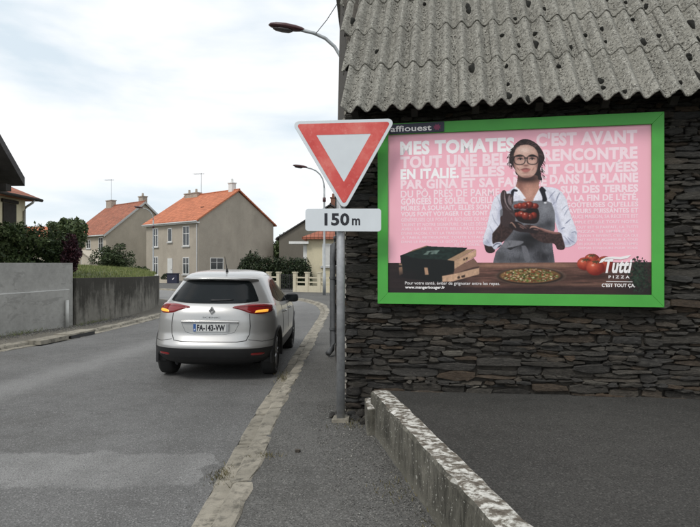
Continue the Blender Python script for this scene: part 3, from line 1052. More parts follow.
def glow(c, rx, ry, rgb, a, clip=None, rot=0.0):
    w = box_of(c, max(rx, ry) * 2.2, max(rx, ry) * 2.2)
    X, Y = PX[w] - c[0], PY[w] - c[1]
    if rot: X, Y = X * math.cos(rot) + Y * math.sin(rot), -X * math.sin(rot) + Y * math.cos(rot)
    m = np.exp(-((X / rx) ** 2 + (Y / ry) ** 2) * 1.5) * a
    m = m * (clip[w] if clip is not None else (alp[w] > 0.5))
    put(w, m, rgb, False)
def mask_of(pts, curve=True):
    pts = smooth_poly(pts) if curve else pts
    w = window_of(pts)
    m = np.zeros(PX.shape)
    m[w] = cover(pts, w)
    return m
def stroke(pts, wd, rgb, a=1.0, opaque=True, clip=None):
    """soft-edged line through points"""
    P = spline([np.array(p, float) for p in pts], step=0.5) if len(pts) > 2 else [np.array(p, float) for p in pts]
    L, Rr = [], []
    for i, p in enumerate(P):
        t = P[min(i + 1, len(P) - 1)] - P[max(i - 1, 0)]
        t = t / (np.linalg.norm(t) + 1e-9)
        k = wd * (0.35 + 0.65 * math.sin(math.pi * min(1, max(0, (i + 0.5) / len(P)))))
        L.append((p[0] - t[1] * k / 2, p[1] + t[0] * k / 2)); Rr.append((p[0] + t[1] * k / 2, p[1] - t[0] * k / 2))
    poly(L + Rr[::-1], rgb, opaque, a=a, clip=clip)
# table
grain = vnoise(0.05, 1.3, 3) * 0.5 + vnoise(0.16, 3.0, 4) * 0.5
tm = (PY > 262.6).astype(float)
put(FULL, tm, np.array([96, 68, 60])[None, None] * (0.55 + 0.95 * grain[..., None]))
bandm = np.clip(1 - np.abs(PY - 265.5) / 4.0, 0, 1) * np.clip((PX - 468) / 10, 0, 1) * np.clip((585 - PX) / 25, 0, 1)
put(FULL, bandm * 0.8, [160, 122, 102], False)
put(FULL, np.clip((PY - 286) / 2, 0, 1) * 0.8, [46, 33, 34], False)
put(FULL, np.clip((PY - 283.5) / 1.0, 0, 1) * np.clip((286 - PY) / 1.0, 0, 1) * 0.5 * (PX > 440), [130, 100, 86], False)
put(FULL, tm * np.clip((482 - PX) / 30, 0, 1) * 0.85, [36, 30, 32], False)
put(FULL, tm * np.clip((PX - 606) / 36, 0, 1) * 0.7, [30, 27, 29], False)
# shirt
shirt_rgb = [228, 228, 240]
poly([(508, 191.5), (516, 186), (521, 190), (527, 199), (533, 200), (539, 189), (545, 186), (557, 190), (560, 215), (552, 226), (500, 226), (498, 205)], shirt_rgb)
SL = [(501, 192.5), (494, 199), (490, 212), (486, 228), (482.8, 238), (483.5, 245), (491, 249), (499, 244), (499, 235), (503, 224), (508, 210), (511, 192)]
SR = [(543, 186.5), (557, 188.3), (565.7, 197), (569.5, 210), (573, 221), (576.6, 231), (576, 242), (569, 247), (562, 246), (558.5, 234), (555, 222), (549, 205)]
poly(SL, shirt_rgb, curve=True)
poly(SR, shirt_rgb, curve=True)
cl_s = np.maximum(np.maximum(mask_of(SL), mask_of(SR)), mask_of([(508, 191), (516, 186), (545, 186), (557, 190), (560, 215), (552, 226), (500, 226), (498, 205)], False))
for (cx, cy, rx, ry, rt, a) in ((490, 238, 3, 9, .2, .5), (500, 212, 3, 15, .15, .5), (572, 238, 4, 8, 0, .5), (558, 220, 2.5, 17, -.25, .6), (566, 243, 7, 3, 0, .6), (553, 199, 2.5, 10, -.4, .45), (505, 200, 3, 7, 0, .35), (512, 192, 2, 5, .6, .4), (541, 192, 2, 5, -.5, .35), (486, 243, 5, 3, .3, .5)):
    glow((cx, cy), rx, ry, [148, 152, 178], a, cl_s, rt)
for p, wd, a in (([(549, 199), (552, 195), (556, 190.5)], .7, .7), ([(556, 203), (558, 197), (560.5, 192.5)], .9, .85), ([(553, 205), (555, 202)], .8, .6), ([(562, 210), (565, 207), (567, 205.5)], .7, .6), ([(564, 216), (567, 211), (569, 208.5)], .8, .6),
                 ([(565, 224), (568, 221.5), (571, 219)], .9, .8), ([(561, 229.5), (563, 228), (565, 228)], 1.1, .8), ([(492, 214), (494, 220), (498, 226)], .7, .5), ([(497, 196), (500, 203), (502, 212)], .7, .5), ([(489, 225), (492, 231), (494, 236)], .6, .45),
                 ([(571, 233), (575, 232), (576, 235)], .9, .7), ([(567, 237), (571, 241), (575, 243)], .8, .7), ([(482.5, 238), (483.5, 239)], 1, .7), ([(486, 239), (488, 243)], .8, .5), ([(495, 206), (497, 210)], .5, .4), ([(563, 236), (566, 239), (570, 245)], .8, .6)):
    stroke(p, wd, [96, 102, 130], a, False, cl_s)
# neck
NK = zE([(150, 430), (135, 527), (120, 580), (150, 640), (210, 710), (255, 760), (330, 700), (378, 620), (380, 560), (366, 430)])
poly(NK, [184, 134, 118], curve=True)
cl_n = mask_of(NK)
glow(zE([(170, 560)])[0], 5, 8, [120, 80, 72], .6, cl_n)
glow(zE([(270, 640)])[0], 6, 6, [212, 166, 148], .6, cl_n)
glow(zE([(255, 478)])[0], 16, 5.0, [42, 28, 28], 1.0, cl_n)
glow(zE([(255, 455)])[0], 14, 4.0, [70, 48, 46], .9, cl_n)
# collar
poly([(516, 186), (520, 189.5), (526.5, 198.5), (522, 199), (514.5, 190)], [240, 240, 248])
poly([(545, 186), (540, 188), (533.5, 199.5), (538, 200), (545.5, 191)], [236, 236, 246])
# hair behind, face, hair in front
HB = zE([(58, 300), (60, 215), (92, 150), (140, 82), (212, 40), (290, 48), (362, 90), (420, 160), (448, 240), (432, 300), (402, 350), (402, 430), (418, 492), (372, 484), (350, 440), (150, 440), (118, 380), (92, 332)])
poly(HB, [40, 31, 33], curve=True)
FC = zE([(110, 205), (140, 130), (215, 102), (300, 110), (362, 165), (379, 240), (372, 320), (356, 395), (316, 446), (250, 468), (190, 458), (140, 420), (116, 365), (104, 300)])
poly(FC, [206, 166, 152], curve=True)
cf = mask_of(FC)
def fg(x, y, rx, ry, rgb, a, rt=0.0):
    glow(zE([(x, y)])[0], rx / 10.98, ry / 10.98, rgb, a, cf, rt)
fg(225, 160, 90, 45, [236, 208, 196], .85)
fg(105, 330, 35, 130, [120, 82, 76], .85)
fg(378, 330, 40, 150, [128, 90, 84], .8)
fg(250, 462, 130, 24, [136, 96, 88], .75)
fg(190, 420, 60, 30, [214, 176, 160], .55)
fg(160, 345, 40, 28, [226, 178, 164], .7)
fg(318, 355, 40, 30, [214, 168, 154], .6)
fg(172, 250, 60, 26, [132, 92, 86], .8)
fg(312, 248, 60, 26, [132, 92, 86], .8)
fg(170, 295, 40, 22, [206, 168, 156], .7)
fg(312, 295, 38, 22, [204, 166, 152], .7)
fg(236, 270, 16, 50, [228, 190, 176], .8)
fg(262, 300, 12, 34, [150, 106, 98], .6)
fg(238, 332, 36, 13, [104, 66, 62], .85)
fg(235, 352, 24, 9, [160, 116, 108], .6)
stroke(zE([(178, 378), (230, 368), (292, 372)]), 1.1, [104, 52, 54], .9, False, cf)
poly(zE([(184, 380), (232, 374), (288, 376), (262, 402), (214, 404)]), [176, 104, 100], curve=True, a=.9, clip=cf)
fg(232, 414, 46, 9, [132, 90, 84], .65)
stroke(zE([(140, 350), (155, 372), (172, 392)]), .8, [128, 84, 78], .7, False, cf)
stroke(zE([(332, 345), (322, 370), (306, 388)]), .8, [140, 94, 88], .6, False, cf)
for cx, cy in ((178, 262), (308, 260)):
    ell(zE([(cx, cy)])[0], 24 / 10.98, 9 / 10.98, [196, 184, 180], opaque=False, a=.55, soft=.5)
    ell(zE([(cx + 3, cy)])[0], 10 / 10.98, 9 / 10.98, [30, 22, 22], opaque=False, soft=.4)
    stroke(zE([(cx - 32, cy + 2), (cx, cy - 12), (cx + 34, cy + 1)]), 1.0, [36, 26, 26], .95, False, cf)
stroke(zE([(130, 230), (170, 215), (218, 226)]), .9, [46, 34, 33], .9, False, cf)
stroke(zE([(270, 224), (312, 213), (356, 228)]), .9, [46, 34, 33], .9, False, cf)
def rim(cx, cy, rx, ry):
    c = zE([(cx, cy)])[0]
    w = box_of(c, rx / 8, ry / 8)
    d = np.abs((np.abs((PX[w] - c[0]) / (rx / 10.98)) ** 2.5 + np.abs((PY[w] - c[1]) / (ry / 10.98)) ** 2.5) ** 0.4 - 1)
    put(w, np.clip(1.5 - d / 0.075, 0, 1) * .95, [26, 22, 24], False)
rim(171, 270, 62, 52)
rim(313, 270, 60, 50)
stroke(zE([(104, 238), (140, 228), (205, 232)]), 1.2, [24, 20, 22], 1, False)
stroke(zE([(276, 232), (330, 228), (376, 240)]), 1.2, [24, 20, 22], 1, False)
stroke(zE([(222, 258), (240, 248), (262, 258)]), 1.1, [24, 20, 22], 1, False)
# front hair: swept back strands from the parting
for k in range(170):
    t = nrs.uniform(-0.10, math.pi + 0.10)
    cx, cy = 243, 235
    r0, r1 = nrs.uniform(0.98, 1.06), nrs.uniform(1.12, 1.36)
    dt = nrs.uniform(0.06, 0.30) * (1 if math.cos(t) > 0 else -1)
    p0 = (cx + 136 * r0 * math.cos(t), cy - 134 * r0 * math.sin(t))
    p1 = (cx + 146 * (r0 + r1) / 2 * math.cos(t - dt * .4), cy - 142 * (r0 + r1) / 2 * math.sin(t - dt * .4))
    p2 = (cx + 150 * r1 * math.cos(t - dt), cy - 144 * r1 * math.sin(t - dt))
    g = nrs.choice([0.6, 0.9, 1.2, 1.9])
    stroke(zE([p0, p1, p2]), nrs.uniform(.4, 1.0), np.array([44, 34, 34]) * g, .75, r1 < 1.30)
for k in range(70):
    if k % 2: x, y, dx = nrs.uniform(50, 105), nrs.uniform(210, 330), nrs.uniform(-26, 12)
    else: x, y, dx = nrs.uniform(385, 440), nrs.uniform(250, 470), nrs.uniform(-14, 22)
    stroke(zE([(x, y), (x + dx * .4, y + 18), (x + dx, y + nrs.uniform(28, 60))]), nrs.uniform(.3, .7), np.array([42, 33, 34]) * nrs.choice([.7, 1, 1.8]), .8)
# apron
BIB = [(513, 201.5), (520, 200.5), (529, 201.5), (537, 200.5), (546, 200.5), (552, 203), (555, 213), (555, 228), (551.5, 238), (552.5, 251), (554, 262.8), (492, 262.8), (495, 252), (502, 244), (507, 236), (500, 226), (500, 210)]
poly(BIB, [112, 113, 120], noise=0.14, nf=(1.6, 1.6), seed=9)
cb_ = mask_of(BIB, False)
cbh = zH([(0, 60), (110, 100), (250, 150), (262, 265), (236, 290), (266, 452), (-60, 452), (-110, 300), (-120, 120)])
glow((531, 238), 22, 9, [26, 25, 28], 1.0, cb_)
glow((526, 245), 14, 8, [30, 29, 32], .9, cb_)
glow((543, 256), 14, 12, [34, 33, 37], .9, cb_)
glow((546, 251), 5, 4, [104, 104, 110], .7, cb_)
glow((500, 257), 9, 8, [66, 66, 70], .8, cb_)
glow((517, 260), 12, 5, [60, 60, 64], .8, cb_)
glow((549, 224), 6, 6, [48, 48, 53], .8, cb_)
glow((541, 226), 8, 4, [52, 52, 57], .7, cb_)
glow((545, 209), 7, 6, [136, 137, 144], .7, cb_)
poly(zG([(205, 262), (290, 228), (432, 238), (390, 276), (262, 304)]), [124, 124, 130], curve=True, a=.85, clip=cb_)
poly(zG([(262, 306), (390, 280), (300, 326)]), [30, 29, 32], a=.9, clip=cb_)
poly(zG([(412, 282), (462, 290), (502, 424), (446, 430)]), [110, 110, 116], curve=True, a=.85, clip=cb_)
poly(zG([(290, 210), (330, 130), (345, 150), (310, 215)]), [96, 96, 102], curve=True, a=.8, clip=cb_)
for k in range(40):
    x, y = nrs.uniform(500, 552), nrs.uniform(240, 262)
    stroke([(x, y), (x + nrs.uniform(-3, 3), y + nrs.uniform(2, 6))], nrs.uniform(.3, .7), [36, 36, 40] if k % 2 else [126, 126, 132], .4, False, cb_)
# straps
poly(zF([(320, 150), (318, 118), (345, 90), (388, 104), (372, 118), (352, 114), (344, 150), (336, 176)]), [26, 26, 36], curve=True)
poly(zI([(118, 96), (145, 64), (190, 108), (178, 120), (196, 205), (152, 216), (148, 170)]), [26, 26, 36], curve=True)
ell(zI([(178, 230)])[0], 1.4, .9, [226, 226, 230])
# left arm and hand
poly(zG([(120, 160), (200, 60), (215, -20), (330, -10), (345, 60), (330, 130), (250, 222), (200, 250), (126, 262)]), [56, 41, 40], curve=True, noise=.3, nf=(.8, .8), seed=31)
poly(zG([(34, 268), (80, 285), (130, 290), (142, 338), (92, 356), (52, 334)]), [50, 37, 37], curve=True)
poly(zG([(112, 285), (150, 250), (206, 244), (216, 268), (180, 300), (140, 318)]), [206, 208, 222], curve=True)
stroke(zG([(122, 292), (160, 262), (200, 262)]), 1.0, [70, 72, 90], .9, False)
stroke(zG([(170, 300), (196, 280), (210, 270)]), 1.2, [40, 40, 50], .9, False)
HD = zF([(205, 430), (232, 330), (214, 230), (212, 150), (232, 104), (262, 104), (276, 140), (300, 135), (336, 160), (338, 220), (320, 270), (345, 320), (352, 420), (300, 470), (240, 470)])
poly(HD, [60, 47, 48], curve=True)
for pts, wd, rgb, a in (([(232, 120), (224, 160), (236, 220), (262, 280), (300, 318)], 1.3, [96, 80, 82], .8), ([(256, 112), (250, 160), (262, 220), (290, 280), (318, 305)], 1.6, [150, 134, 136], .85), ([(280, 150), (276, 200), (290, 246)], 1.2, [60, 50, 54], .9),
                        ([(304, 150), (296, 190), (300, 230), (318, 262)], 2.4, [128, 114, 118], .9), ([(322, 170), (314, 215), (322, 248)], .9, [190, 176, 178], .8), ([(240, 150), (234, 200), (250, 262)], .7, [20, 16, 18], .9), ([(272, 160), (270, 215), (294, 276)], .7, [18, 14, 16], .95),
                        ([(300, 330), (330, 345), (345, 372)], 1.8, [88, 72, 74], .7), ([(230, 350), (250, 400), (240, 440)], 1.2, [58, 46, 50], .7)):
    stroke(zF(pts), wd, rgb, a, False)
# forearm on the right, and the lower hand
poly(zH([(-40, 70), (30, 70), (110, 92), (210, 130), (322, 150), (345, 200), (368, 290), (350, 322), (292, 316), (258, 262), (150, 250), (40, 190)]), [62, 46, 45], curve=True, noise=.3, nf=(.8, .8), seed=32)
stroke(zH([(90, 96), (170, 126), (250, 148), (322, 158)]), 2.8, [142, 100, 94], .85, False)
stroke(zH([(120, 100), (200, 130), (300, 150)]), 1.0, [196, 150, 138], .7, False)
poly(zF([(290, 440), (330, 420), (400, 430), (470, 480), (540, 480), (600, 500), (560, 540), (470, 530), (380, 520), (300, 480)]), [40, 31, 33], curve=True)
for pts, wd, rgb in (([(300, 440), (320, 432), (345, 460), (362, 486)], 1.5, [176, 140, 124]), ([(378, 438), (420, 462), (470, 492)], 1.6, [120, 92, 88]), ([(500, 492), (520, 476), (560, 476), (600, 494)], 1.8, [196, 152, 138]), ([(400, 470), (440, 494)], 1.0, [160, 124, 116]), ([(540, 500), (590, 506)], 1.2, [150, 112, 104])):
    stroke(zF(pts), wd, rgb, .85, False)
# tomatoes in the hands
poly(zF([(345, 300), (540, 285), (590, 300), (600, 380), (560, 440), (420, 430), (360, 380)]), [30, 22, 23], curve=True)
for (cx, cy, rx, ry) in ((368, 268, 26, 24), (410, 262, 36, 32), (560, 264, 36, 30), (500, 252, 44, 36), (455, 258, 34, 34), (372, 350, 22, 26), (415, 345, 38, 32), (545, 358, 34, 34), (505, 372, 34, 34), (462, 364, 40, 38)):
    ell(zF([(cx, cy)])[0], rx / 10.13, ry / 10.13, [70, 20, 18], [186, 72, 54])
for (cx, cy, r) in ((404, 250, 6), (490, 238, 8), (548, 252, 6), (418, 336, 9), (452, 344, 8), (500, 362, 6), (460, 255, 5), (365, 264, 4)):
    ell(zF([(cx, cy)])[0], r / 10.13, r * .8 / 10.13, [236, 196, 178], opaque=False, a=.85, soft=.6)
ell(zF([(438, 300)])[0], 3.2, 1.0, [150, 128, 128], opaque=False, a=.7, soft=.5)
# pizza boxes
poly(zC([(175, 86), (250, 62), (265, 66), (112, 122), (100, 120)]), [150, 120, 96])
poly(zC([(88, 122), (258, 66), (498, 76), (418, 156), (414, 222), (342, 250), (342, 286), (120, 262), (82, 240), (84, 190), (92, 170)]), [22, 25, 26])
poly(zC([(108, 120), (258, 68), (490, 78), (372, 150), (180, 140)]), [28, 42, 39], noise=.25, nf=(.4, .9), seed=13)
poly(zC([(372, 151), (496, 86), (550, 84), (416, 158)]), [166, 136, 110])
poly(zC([(416, 158), (552, 86), (549, 128), (416, 206)]), [196, 160, 132], noise=.08, nf=(.5, .5), seed=14)
poly(zC([(416, 206), (534, 140), (568, 182), (410, 238)]), [124, 94, 82])
poly(zC([(410, 236), (568, 190), (566, 200), (410, 246)]), [60, 44, 42])
poly(zC([(341, 248), (410, 236), (568, 198), (566, 238), (402, 282), (342, 284)]), [194, 158, 132], noise=.08, nf=(.5, .5), seed=15)
poly(zC([(232, 196), (254, 196), (260, 240), (238, 240)]), [176, 140, 114])
poly(zC([(80, 195), (100, 190), (104, 235), (82, 244)]), [150, 118, 96])
poly(zC([(80, 168), (98, 172), (100, 184), (82, 182)]), [140, 110, 90])
for p in ([(470, 146), (478, 140), (484, 150), (474, 156)], [(486, 138), (498, 132), (498, 146), (488, 150)], [(432, 254), (446, 246), (452, 262), (436, 266)], [(456, 248), (470, 244), (480, 240), (480, 256), (460, 260)]):
    poly(zC(p), [40, 30, 28], a=.85)
for p in ([(240, 96), (330, 90), (322, 100), (272, 102)], [(258, 96), (272, 96), (256, 118), (226, 118)], [(280, 104), (300, 102), (290, 116), (270, 116)], [(302, 100), (322, 99), (310, 114), (294, 114)]):
    poly(zC(p), [128, 146, 138], a=0.75)
glow((405, 275), 16, 6, [30, 26, 28], .8)
# pizza
pc = zD([(178, 124)])[0]
glow((531, 279), 38, 9, [24, 19, 19], .9)
ell(pc, 138 / 4, 36 / 4, [120, 98, 86], [72, 58, 50])
ell((pc[0], pc[1] + .3), 132 / 4, 33 / 4, [38, 29, 26])
ell((pc[0] - .5, pc[1] - .2), 121 / 4, 29 / 4, [120, 84, 54], [150, 112, 70])
for k in range(640):
    t, r = nrs.uniform(0, 2 * math.pi), math.sqrt(nrs.rand()) * 0.95
    c = (pc[0] - .5 + math.cos(t) * r * 29.5, pc[1] - .5 + math.sin(t) * r * 6.9)
    cl = [(84, 104, 46), (52, 70, 30), (232, 224, 196), (214, 198, 150), (110, 58, 36), (140, 56, 38), (40, 44, 24), (112, 130, 66), (66, 46, 30), (60, 78, 36)][nrs.randint(10)]
    ell(c, nrs.uniform(.35, 1.3), nrs.uniform(.2, .6), cl, soft=0.6, a=.9)
# tomatoes and leaves on the right
glow(zD([(440, 126)])[0], 26, 5, [50, 34, 30], .8)
for (cx, cy, rx, ry) in ((425, 56, 30, 20), (475, 78, 36, 32), (396, 76, 31, 26), (438, 92, 37, 31)):
    ell(zD([(cx, cy)])[0], rx / 4, ry / 4, [112, 30, 24], [222, 104, 76])
    ell(zD([(cx - 10, cy - 10)])[0], 6 / 4, 4 / 4, [244, 196, 178], a=0.7, soft=.7)
for (cx, cy) in ((425, 45), (440, 70), (470, 60), (400, 62)):
    for k in range(6):
        t = k * 1.05 + 0.3
        stroke(zD([(cx, cy), (cx + math.cos(t) * 9, cy + math.sin(t) * 4 - 2), (cx + math.cos(t) * 17, cy + math.sin(t) * 8)]), .8, [56, 66, 40])
for k in range(420):
    x, y = nrs.normal(612, 22), nrs.normal(122, 36)
    if x > 656 or x < 572 or y > 190 or y < 40 + abs(x - 615) * 0.7: continue
    g = nrs.uniform(0.5, 1.9)
    c = zD([(x, y)])[0]
    an = nrs.uniform(0, 6.28)
    L = nrs.uniform(1.0, 2.8)
    stroke([c, (c[0] + math.cos(an) * L * .5, c[1] + math.sin(an) * L * .5), (c[0] + math.cos(an) * L, c[1] + math.sin(an) * L)], nrs.uniform(.8, 1.7), np.array([26, 38, 29]) * g, .9)
# a photograph's softness and grain
def blur(a):
    for ax in (0, 1):
        a = (np.roll(a, 1, ax) + 2 * a + np.roll(a, -1, ax)) / 4
    return a
hardm = (alp > 0.5).astype(float)
for _ in range(2):
    wgt = blur(hardm)
    bl_ = blur(img * hardm[..., None]) / np.maximum(wgt, 1e-4)[..., None]
    img = np.where(hardm[..., None] > 0, bl_, img)
lowf = vnoise(0.35, 0.35, 21) * 0.5 + vnoise(1.1, 1.1, 22) * 0.5
img *= (0.93 + 0.14 * lowf)[..., None]
img *= (1 + 0.06 * (nrs.rand(CH, CW, 1) - 0.5))
img = np.clip(img, 0, 255) / 255
img = np.where(img <= 0.04045, img / 12.92, ((img + 0.055) / 1.055) ** 2.4)
keepm = alp > 0.5
idx = -np.ones((CH + 1, CW + 1), int)
ys_, xs_ = np.nonzero(keepm)
for dy in (0, 1):
    for dx in (0, 1):
        idx[ys_ + dy, xs_ + dx] = 0
vy, vx = np.nonzero(idx == 0)
idx[vy, vx] = np.arange(len(vy))
base_p, eu, ev = wp(s0, z0, PD + 0.002), WU * PW / CW, UP * PH / CH
vv = np.array(base_p)[None] + vx[:, None] * np.array(eu)[None] + vy[:, None] * np.array(ev)[None]
ff = np.stack([idx[ys_, xs_], idx[ys_, xs_ + 1], idx[ys_ + 1, xs_ + 1], idx[ys_ + 1, xs_]], 1)
me = bpy.data.meshes.new('printed_picture')
me.vertices.add(len(vv))
me.vertices.foreach_set('co', vv.ravel())
me.loops.add(ff.size)
me.loops.foreach_set('vertex_index', ff.ravel().astype(np.int32))
me.polygons.add(len(ff))
me.polygons.foreach_set('loop_start', np.arange(0, ff.size, 4, dtype=np.int32))
me.update(calc_edges=True)
ca = me.color_attributes.new('print', 'FLOAT_COLOR', 'CORNER')
cl = np.ones((len(ff), 4, 4))
cl[:, :, :3] = img[ys_, xs_][:, None, :]
ca.data.foreach_set('color', cl.ravel())
n = NT('printed_picture')
at = n.t.nodes.new('ShaderNodeAttribute')
at.attribute_name = 'print'
n.color(at.outputs['Color']).rough(0.45, 0, 0.35)
me.materials.append(n.m)
o = bpy.data.objects.new('printed_picture', me)
col.objects.link(o)
o.parent = poster
tag(o, 'printed photo of a woman with glasses in a grey apron holding tomatoes above pizza boxes')
M['ink'] = plain('ink_white', lin(244, 240, 240), 0.5, 0.02)
def plab(body, xa, xb, yb, yt, of=0.01, sh=0.0, name='lettering', rise=0.0):
    a, b, c = uv((xa, yb)), uv((xa, yt)), uv((xb, yb + rise))
    lettering(name, body, a[0], c[0], a[1], b[1] - a[1], pframe(0.0035), 'ink', poster, of, sh)
plab('Pour votre santé, éviter de grignoter entre les repas.', 404, 498.5, 284.0, 281.0, 0.0)
plab('www.mangerbouger.fr', 404, 443.5, 288.0, 285.4, 0.03)
plab('Tutti', 603.5, 631.5, 272.6, 259.5, 0.035, 0.28)
plab('P I Z Z A', 607.5, 628.5, 278.6, 276.0, 0.02)
plab("C'EST TOUT ÇA.", 600.5, 634, 287.2, 284.0, 0.03)
sw = [(598, 263.5), (600.5, 259.8), (605, 257.6), (612, 256.9), (620, 257.3), (626, 256.0), (631, 255.4), (627, 258.6), (620, 259.8), (611, 259.2), (605, 260.2), (601, 262.8)]
mesh_obj('logo_swash', [pframe(0.0035)(*uv(p)) for p in sw], [tuple(range(len(sw)))], 'ink', poster)
mesh_obj('logo_line', [pframe(0.0035)(*uv(p)) for p in [(605, 281.4), (631.5, 282.0), (631.5, 282.6), (605, 282.0)]], [(0, 1, 2, 3)], 'ink', poster)
# operator's plate on the top rail
M['navy'] = plain('navy_plate', (0.018, 0.020, 0.045), 0.5, 0.1)
M['plate_mark'] = plain('magenta_mark', (0.22, 0.03, 0.09), 0.5, 0.1)
pa, pb, za, zb = 0.475, 1.045, 3.060, 3.160
pl_ = mesh_obj('name_plate', [wp(a, b, d) for d in (0.142, 0.150) for a, b in ((pa, za), (pb, za + .005), (pb, zb + .008), (pa, zb))],
               [(0, 1, 2, 3), (7, 6, 5, 4), (0, 4, 5, 1), (1, 5, 6, 2), (2, 6, 7, 3), (3, 7, 4, 0)], 'navy', board)
lettering('lettering', 'affiouest', 0.49, 0.915, 3.083, 0.058, lambda x, y: wp(x, y, 0.152), 'ink', pl_, 0.02)
mk = []
for k in range(16):
    t = 2 * math.pi * k / 16
    r = 0.036 * (1 if k % 2 else 0.62)
    mk.append(wp(0.972 + r * math.cos(t) * 1.25, 3.112 + r * math.sin(t), 0.152))
mesh_obj('emblem', mk, [tuple(range(16))], 'plate_mark', pl_)

# ================================================================== ROAD SIGN
sign = empty('road_sign', (-0.095, 5.66, 0.078))
tag(sign, 'faded red and white yield triangle above a 150 m plate on a grey post', 'road sign')
def rounded(pts, r, n=5):
    out = []
    m = len(pts)
    for i in range(m):
        p = Vector((*pts[i], 0)); a = Vector((*pts[i - 1], 0)); b = Vector((*pts[(i + 1) % m], 0))
        da, db = (a - p).normalized(), (b - p).normalized()
        half = da.angle(db) / 2
        L = r / math.tan(half)
        c = p + (da + db).normalized() * (r / math.sin(half))
        s_, e_ = p + da * L, p + db * L
        v0, v1 = s_ - c, e_ - c
        for k in range(n + 1):
            t = k / n
            ang = v0.angle(v1)
            q = (v0 * math.sin((1 - t) * ang) + v1 * math.sin(t * ang)) / math.sin(ang)
            out.append((c.x + q.x, c.z + q.z) if False else (c.x + q.x, c.y + q.y))
    return out
ZS = -0.078
MB().lathe([(0.0, 0.0), (0.043, 0.0), (0.043, 3.05), (0.0, 3.05)], 20, 'Z').build('post', 'galv', sign, True)
MB().prism([(-0.09, -0.07), (0.08, -0.08), (0.09, 0.07), (-0.07, 0.08)], 2, -0.02, 0.035).build('post_footing', 'kerb', sign)
tl, tr_, tb = (-0.49, 3.140), (0.548, 3.166), (0.035, 2.250)
cxm = ((tl[0] + tr_[0] + tb[0]) / 3, (tl[1] + tr_[1] + tb[1]) / 3)
scl = lambda k: [(cxm[0] + (p[0] - cxm[0]) * k, cxm[1] + ZS + (p[1] - cxm[1]) * k) for p in (tl, tb, tr_)]
tri = MB().prism(rounded(scl(1.03), 0.045), 1, -0.075, -0.055).build('triangle_plate', 'sign_white', sign)
bevel(tri, 0.003)
# red ring as a band between two triangles
ro, ri = rounded(scl(0.925), 0.022, 6), rounded(scl(0.535), 0.004, 6)
vs = [(x, -0.0765, z) for x, z in ro] + [(x, -0.0765, z) for x, z in ri]
k = len(ro)
mesh_obj('red_border', vs, [(i, (i + 1) % k, k + (i + 1) % k, k + i) for i in range(k)], 'sign_red', tri)
pp = MB().prism(rounded([(-0.36, 2.03 + ZS), (0.412, 2.025 + ZS), (0.412, 2.258 + ZS), (-0.36, 2.258 + ZS)], 0.03), 1, -0.075, -0.057).build('distance_plate', 'sign_white', sign)
bevel(pp, 0.003)
M['plate_rim'] = plain('plate_rim', (0.30, 0.32, 0.34), 0.5, 0.1)
ro, ri = rounded([(-0.378, 2.037 + ZS), (0.381, 2.032 + ZS), (0.381, 2.255 + ZS), (-0.378, 2.255 + ZS)], 0.026), rounded([(-0.372, 2.043 + ZS), (0.375, 2.038 + ZS), (0.375, 2.249 + ZS), (-0.372, 2.249 + ZS)], 0.022)
k = len(ro)
fr = lambda x, y: (x, -0.0768, y)
lettering('lettering', '150', -0.165, 0.088, 2.093 + ZS, 0.112, fr, 'black', pp, 0.035)
lettering('lettering', 'm', 0.115, 0.198, 2.093 + ZS, 0.094, fr, 'black', pp, 0.025)
for zz in (2.15, 2.72, 2.98):
    br = MB().lathe([(0.051, -0.02), (0.06, -0.02), (0.06, 0.02), (0.051, 0.02)], 16, 'Z', (0, 0, zz + ZS))
    br.box(-0.03, 0.03, -0.056, -0.045, zz + ZS - 0.02, zz + ZS + 0.02)
    br.build('bracket', 'galv', sign)

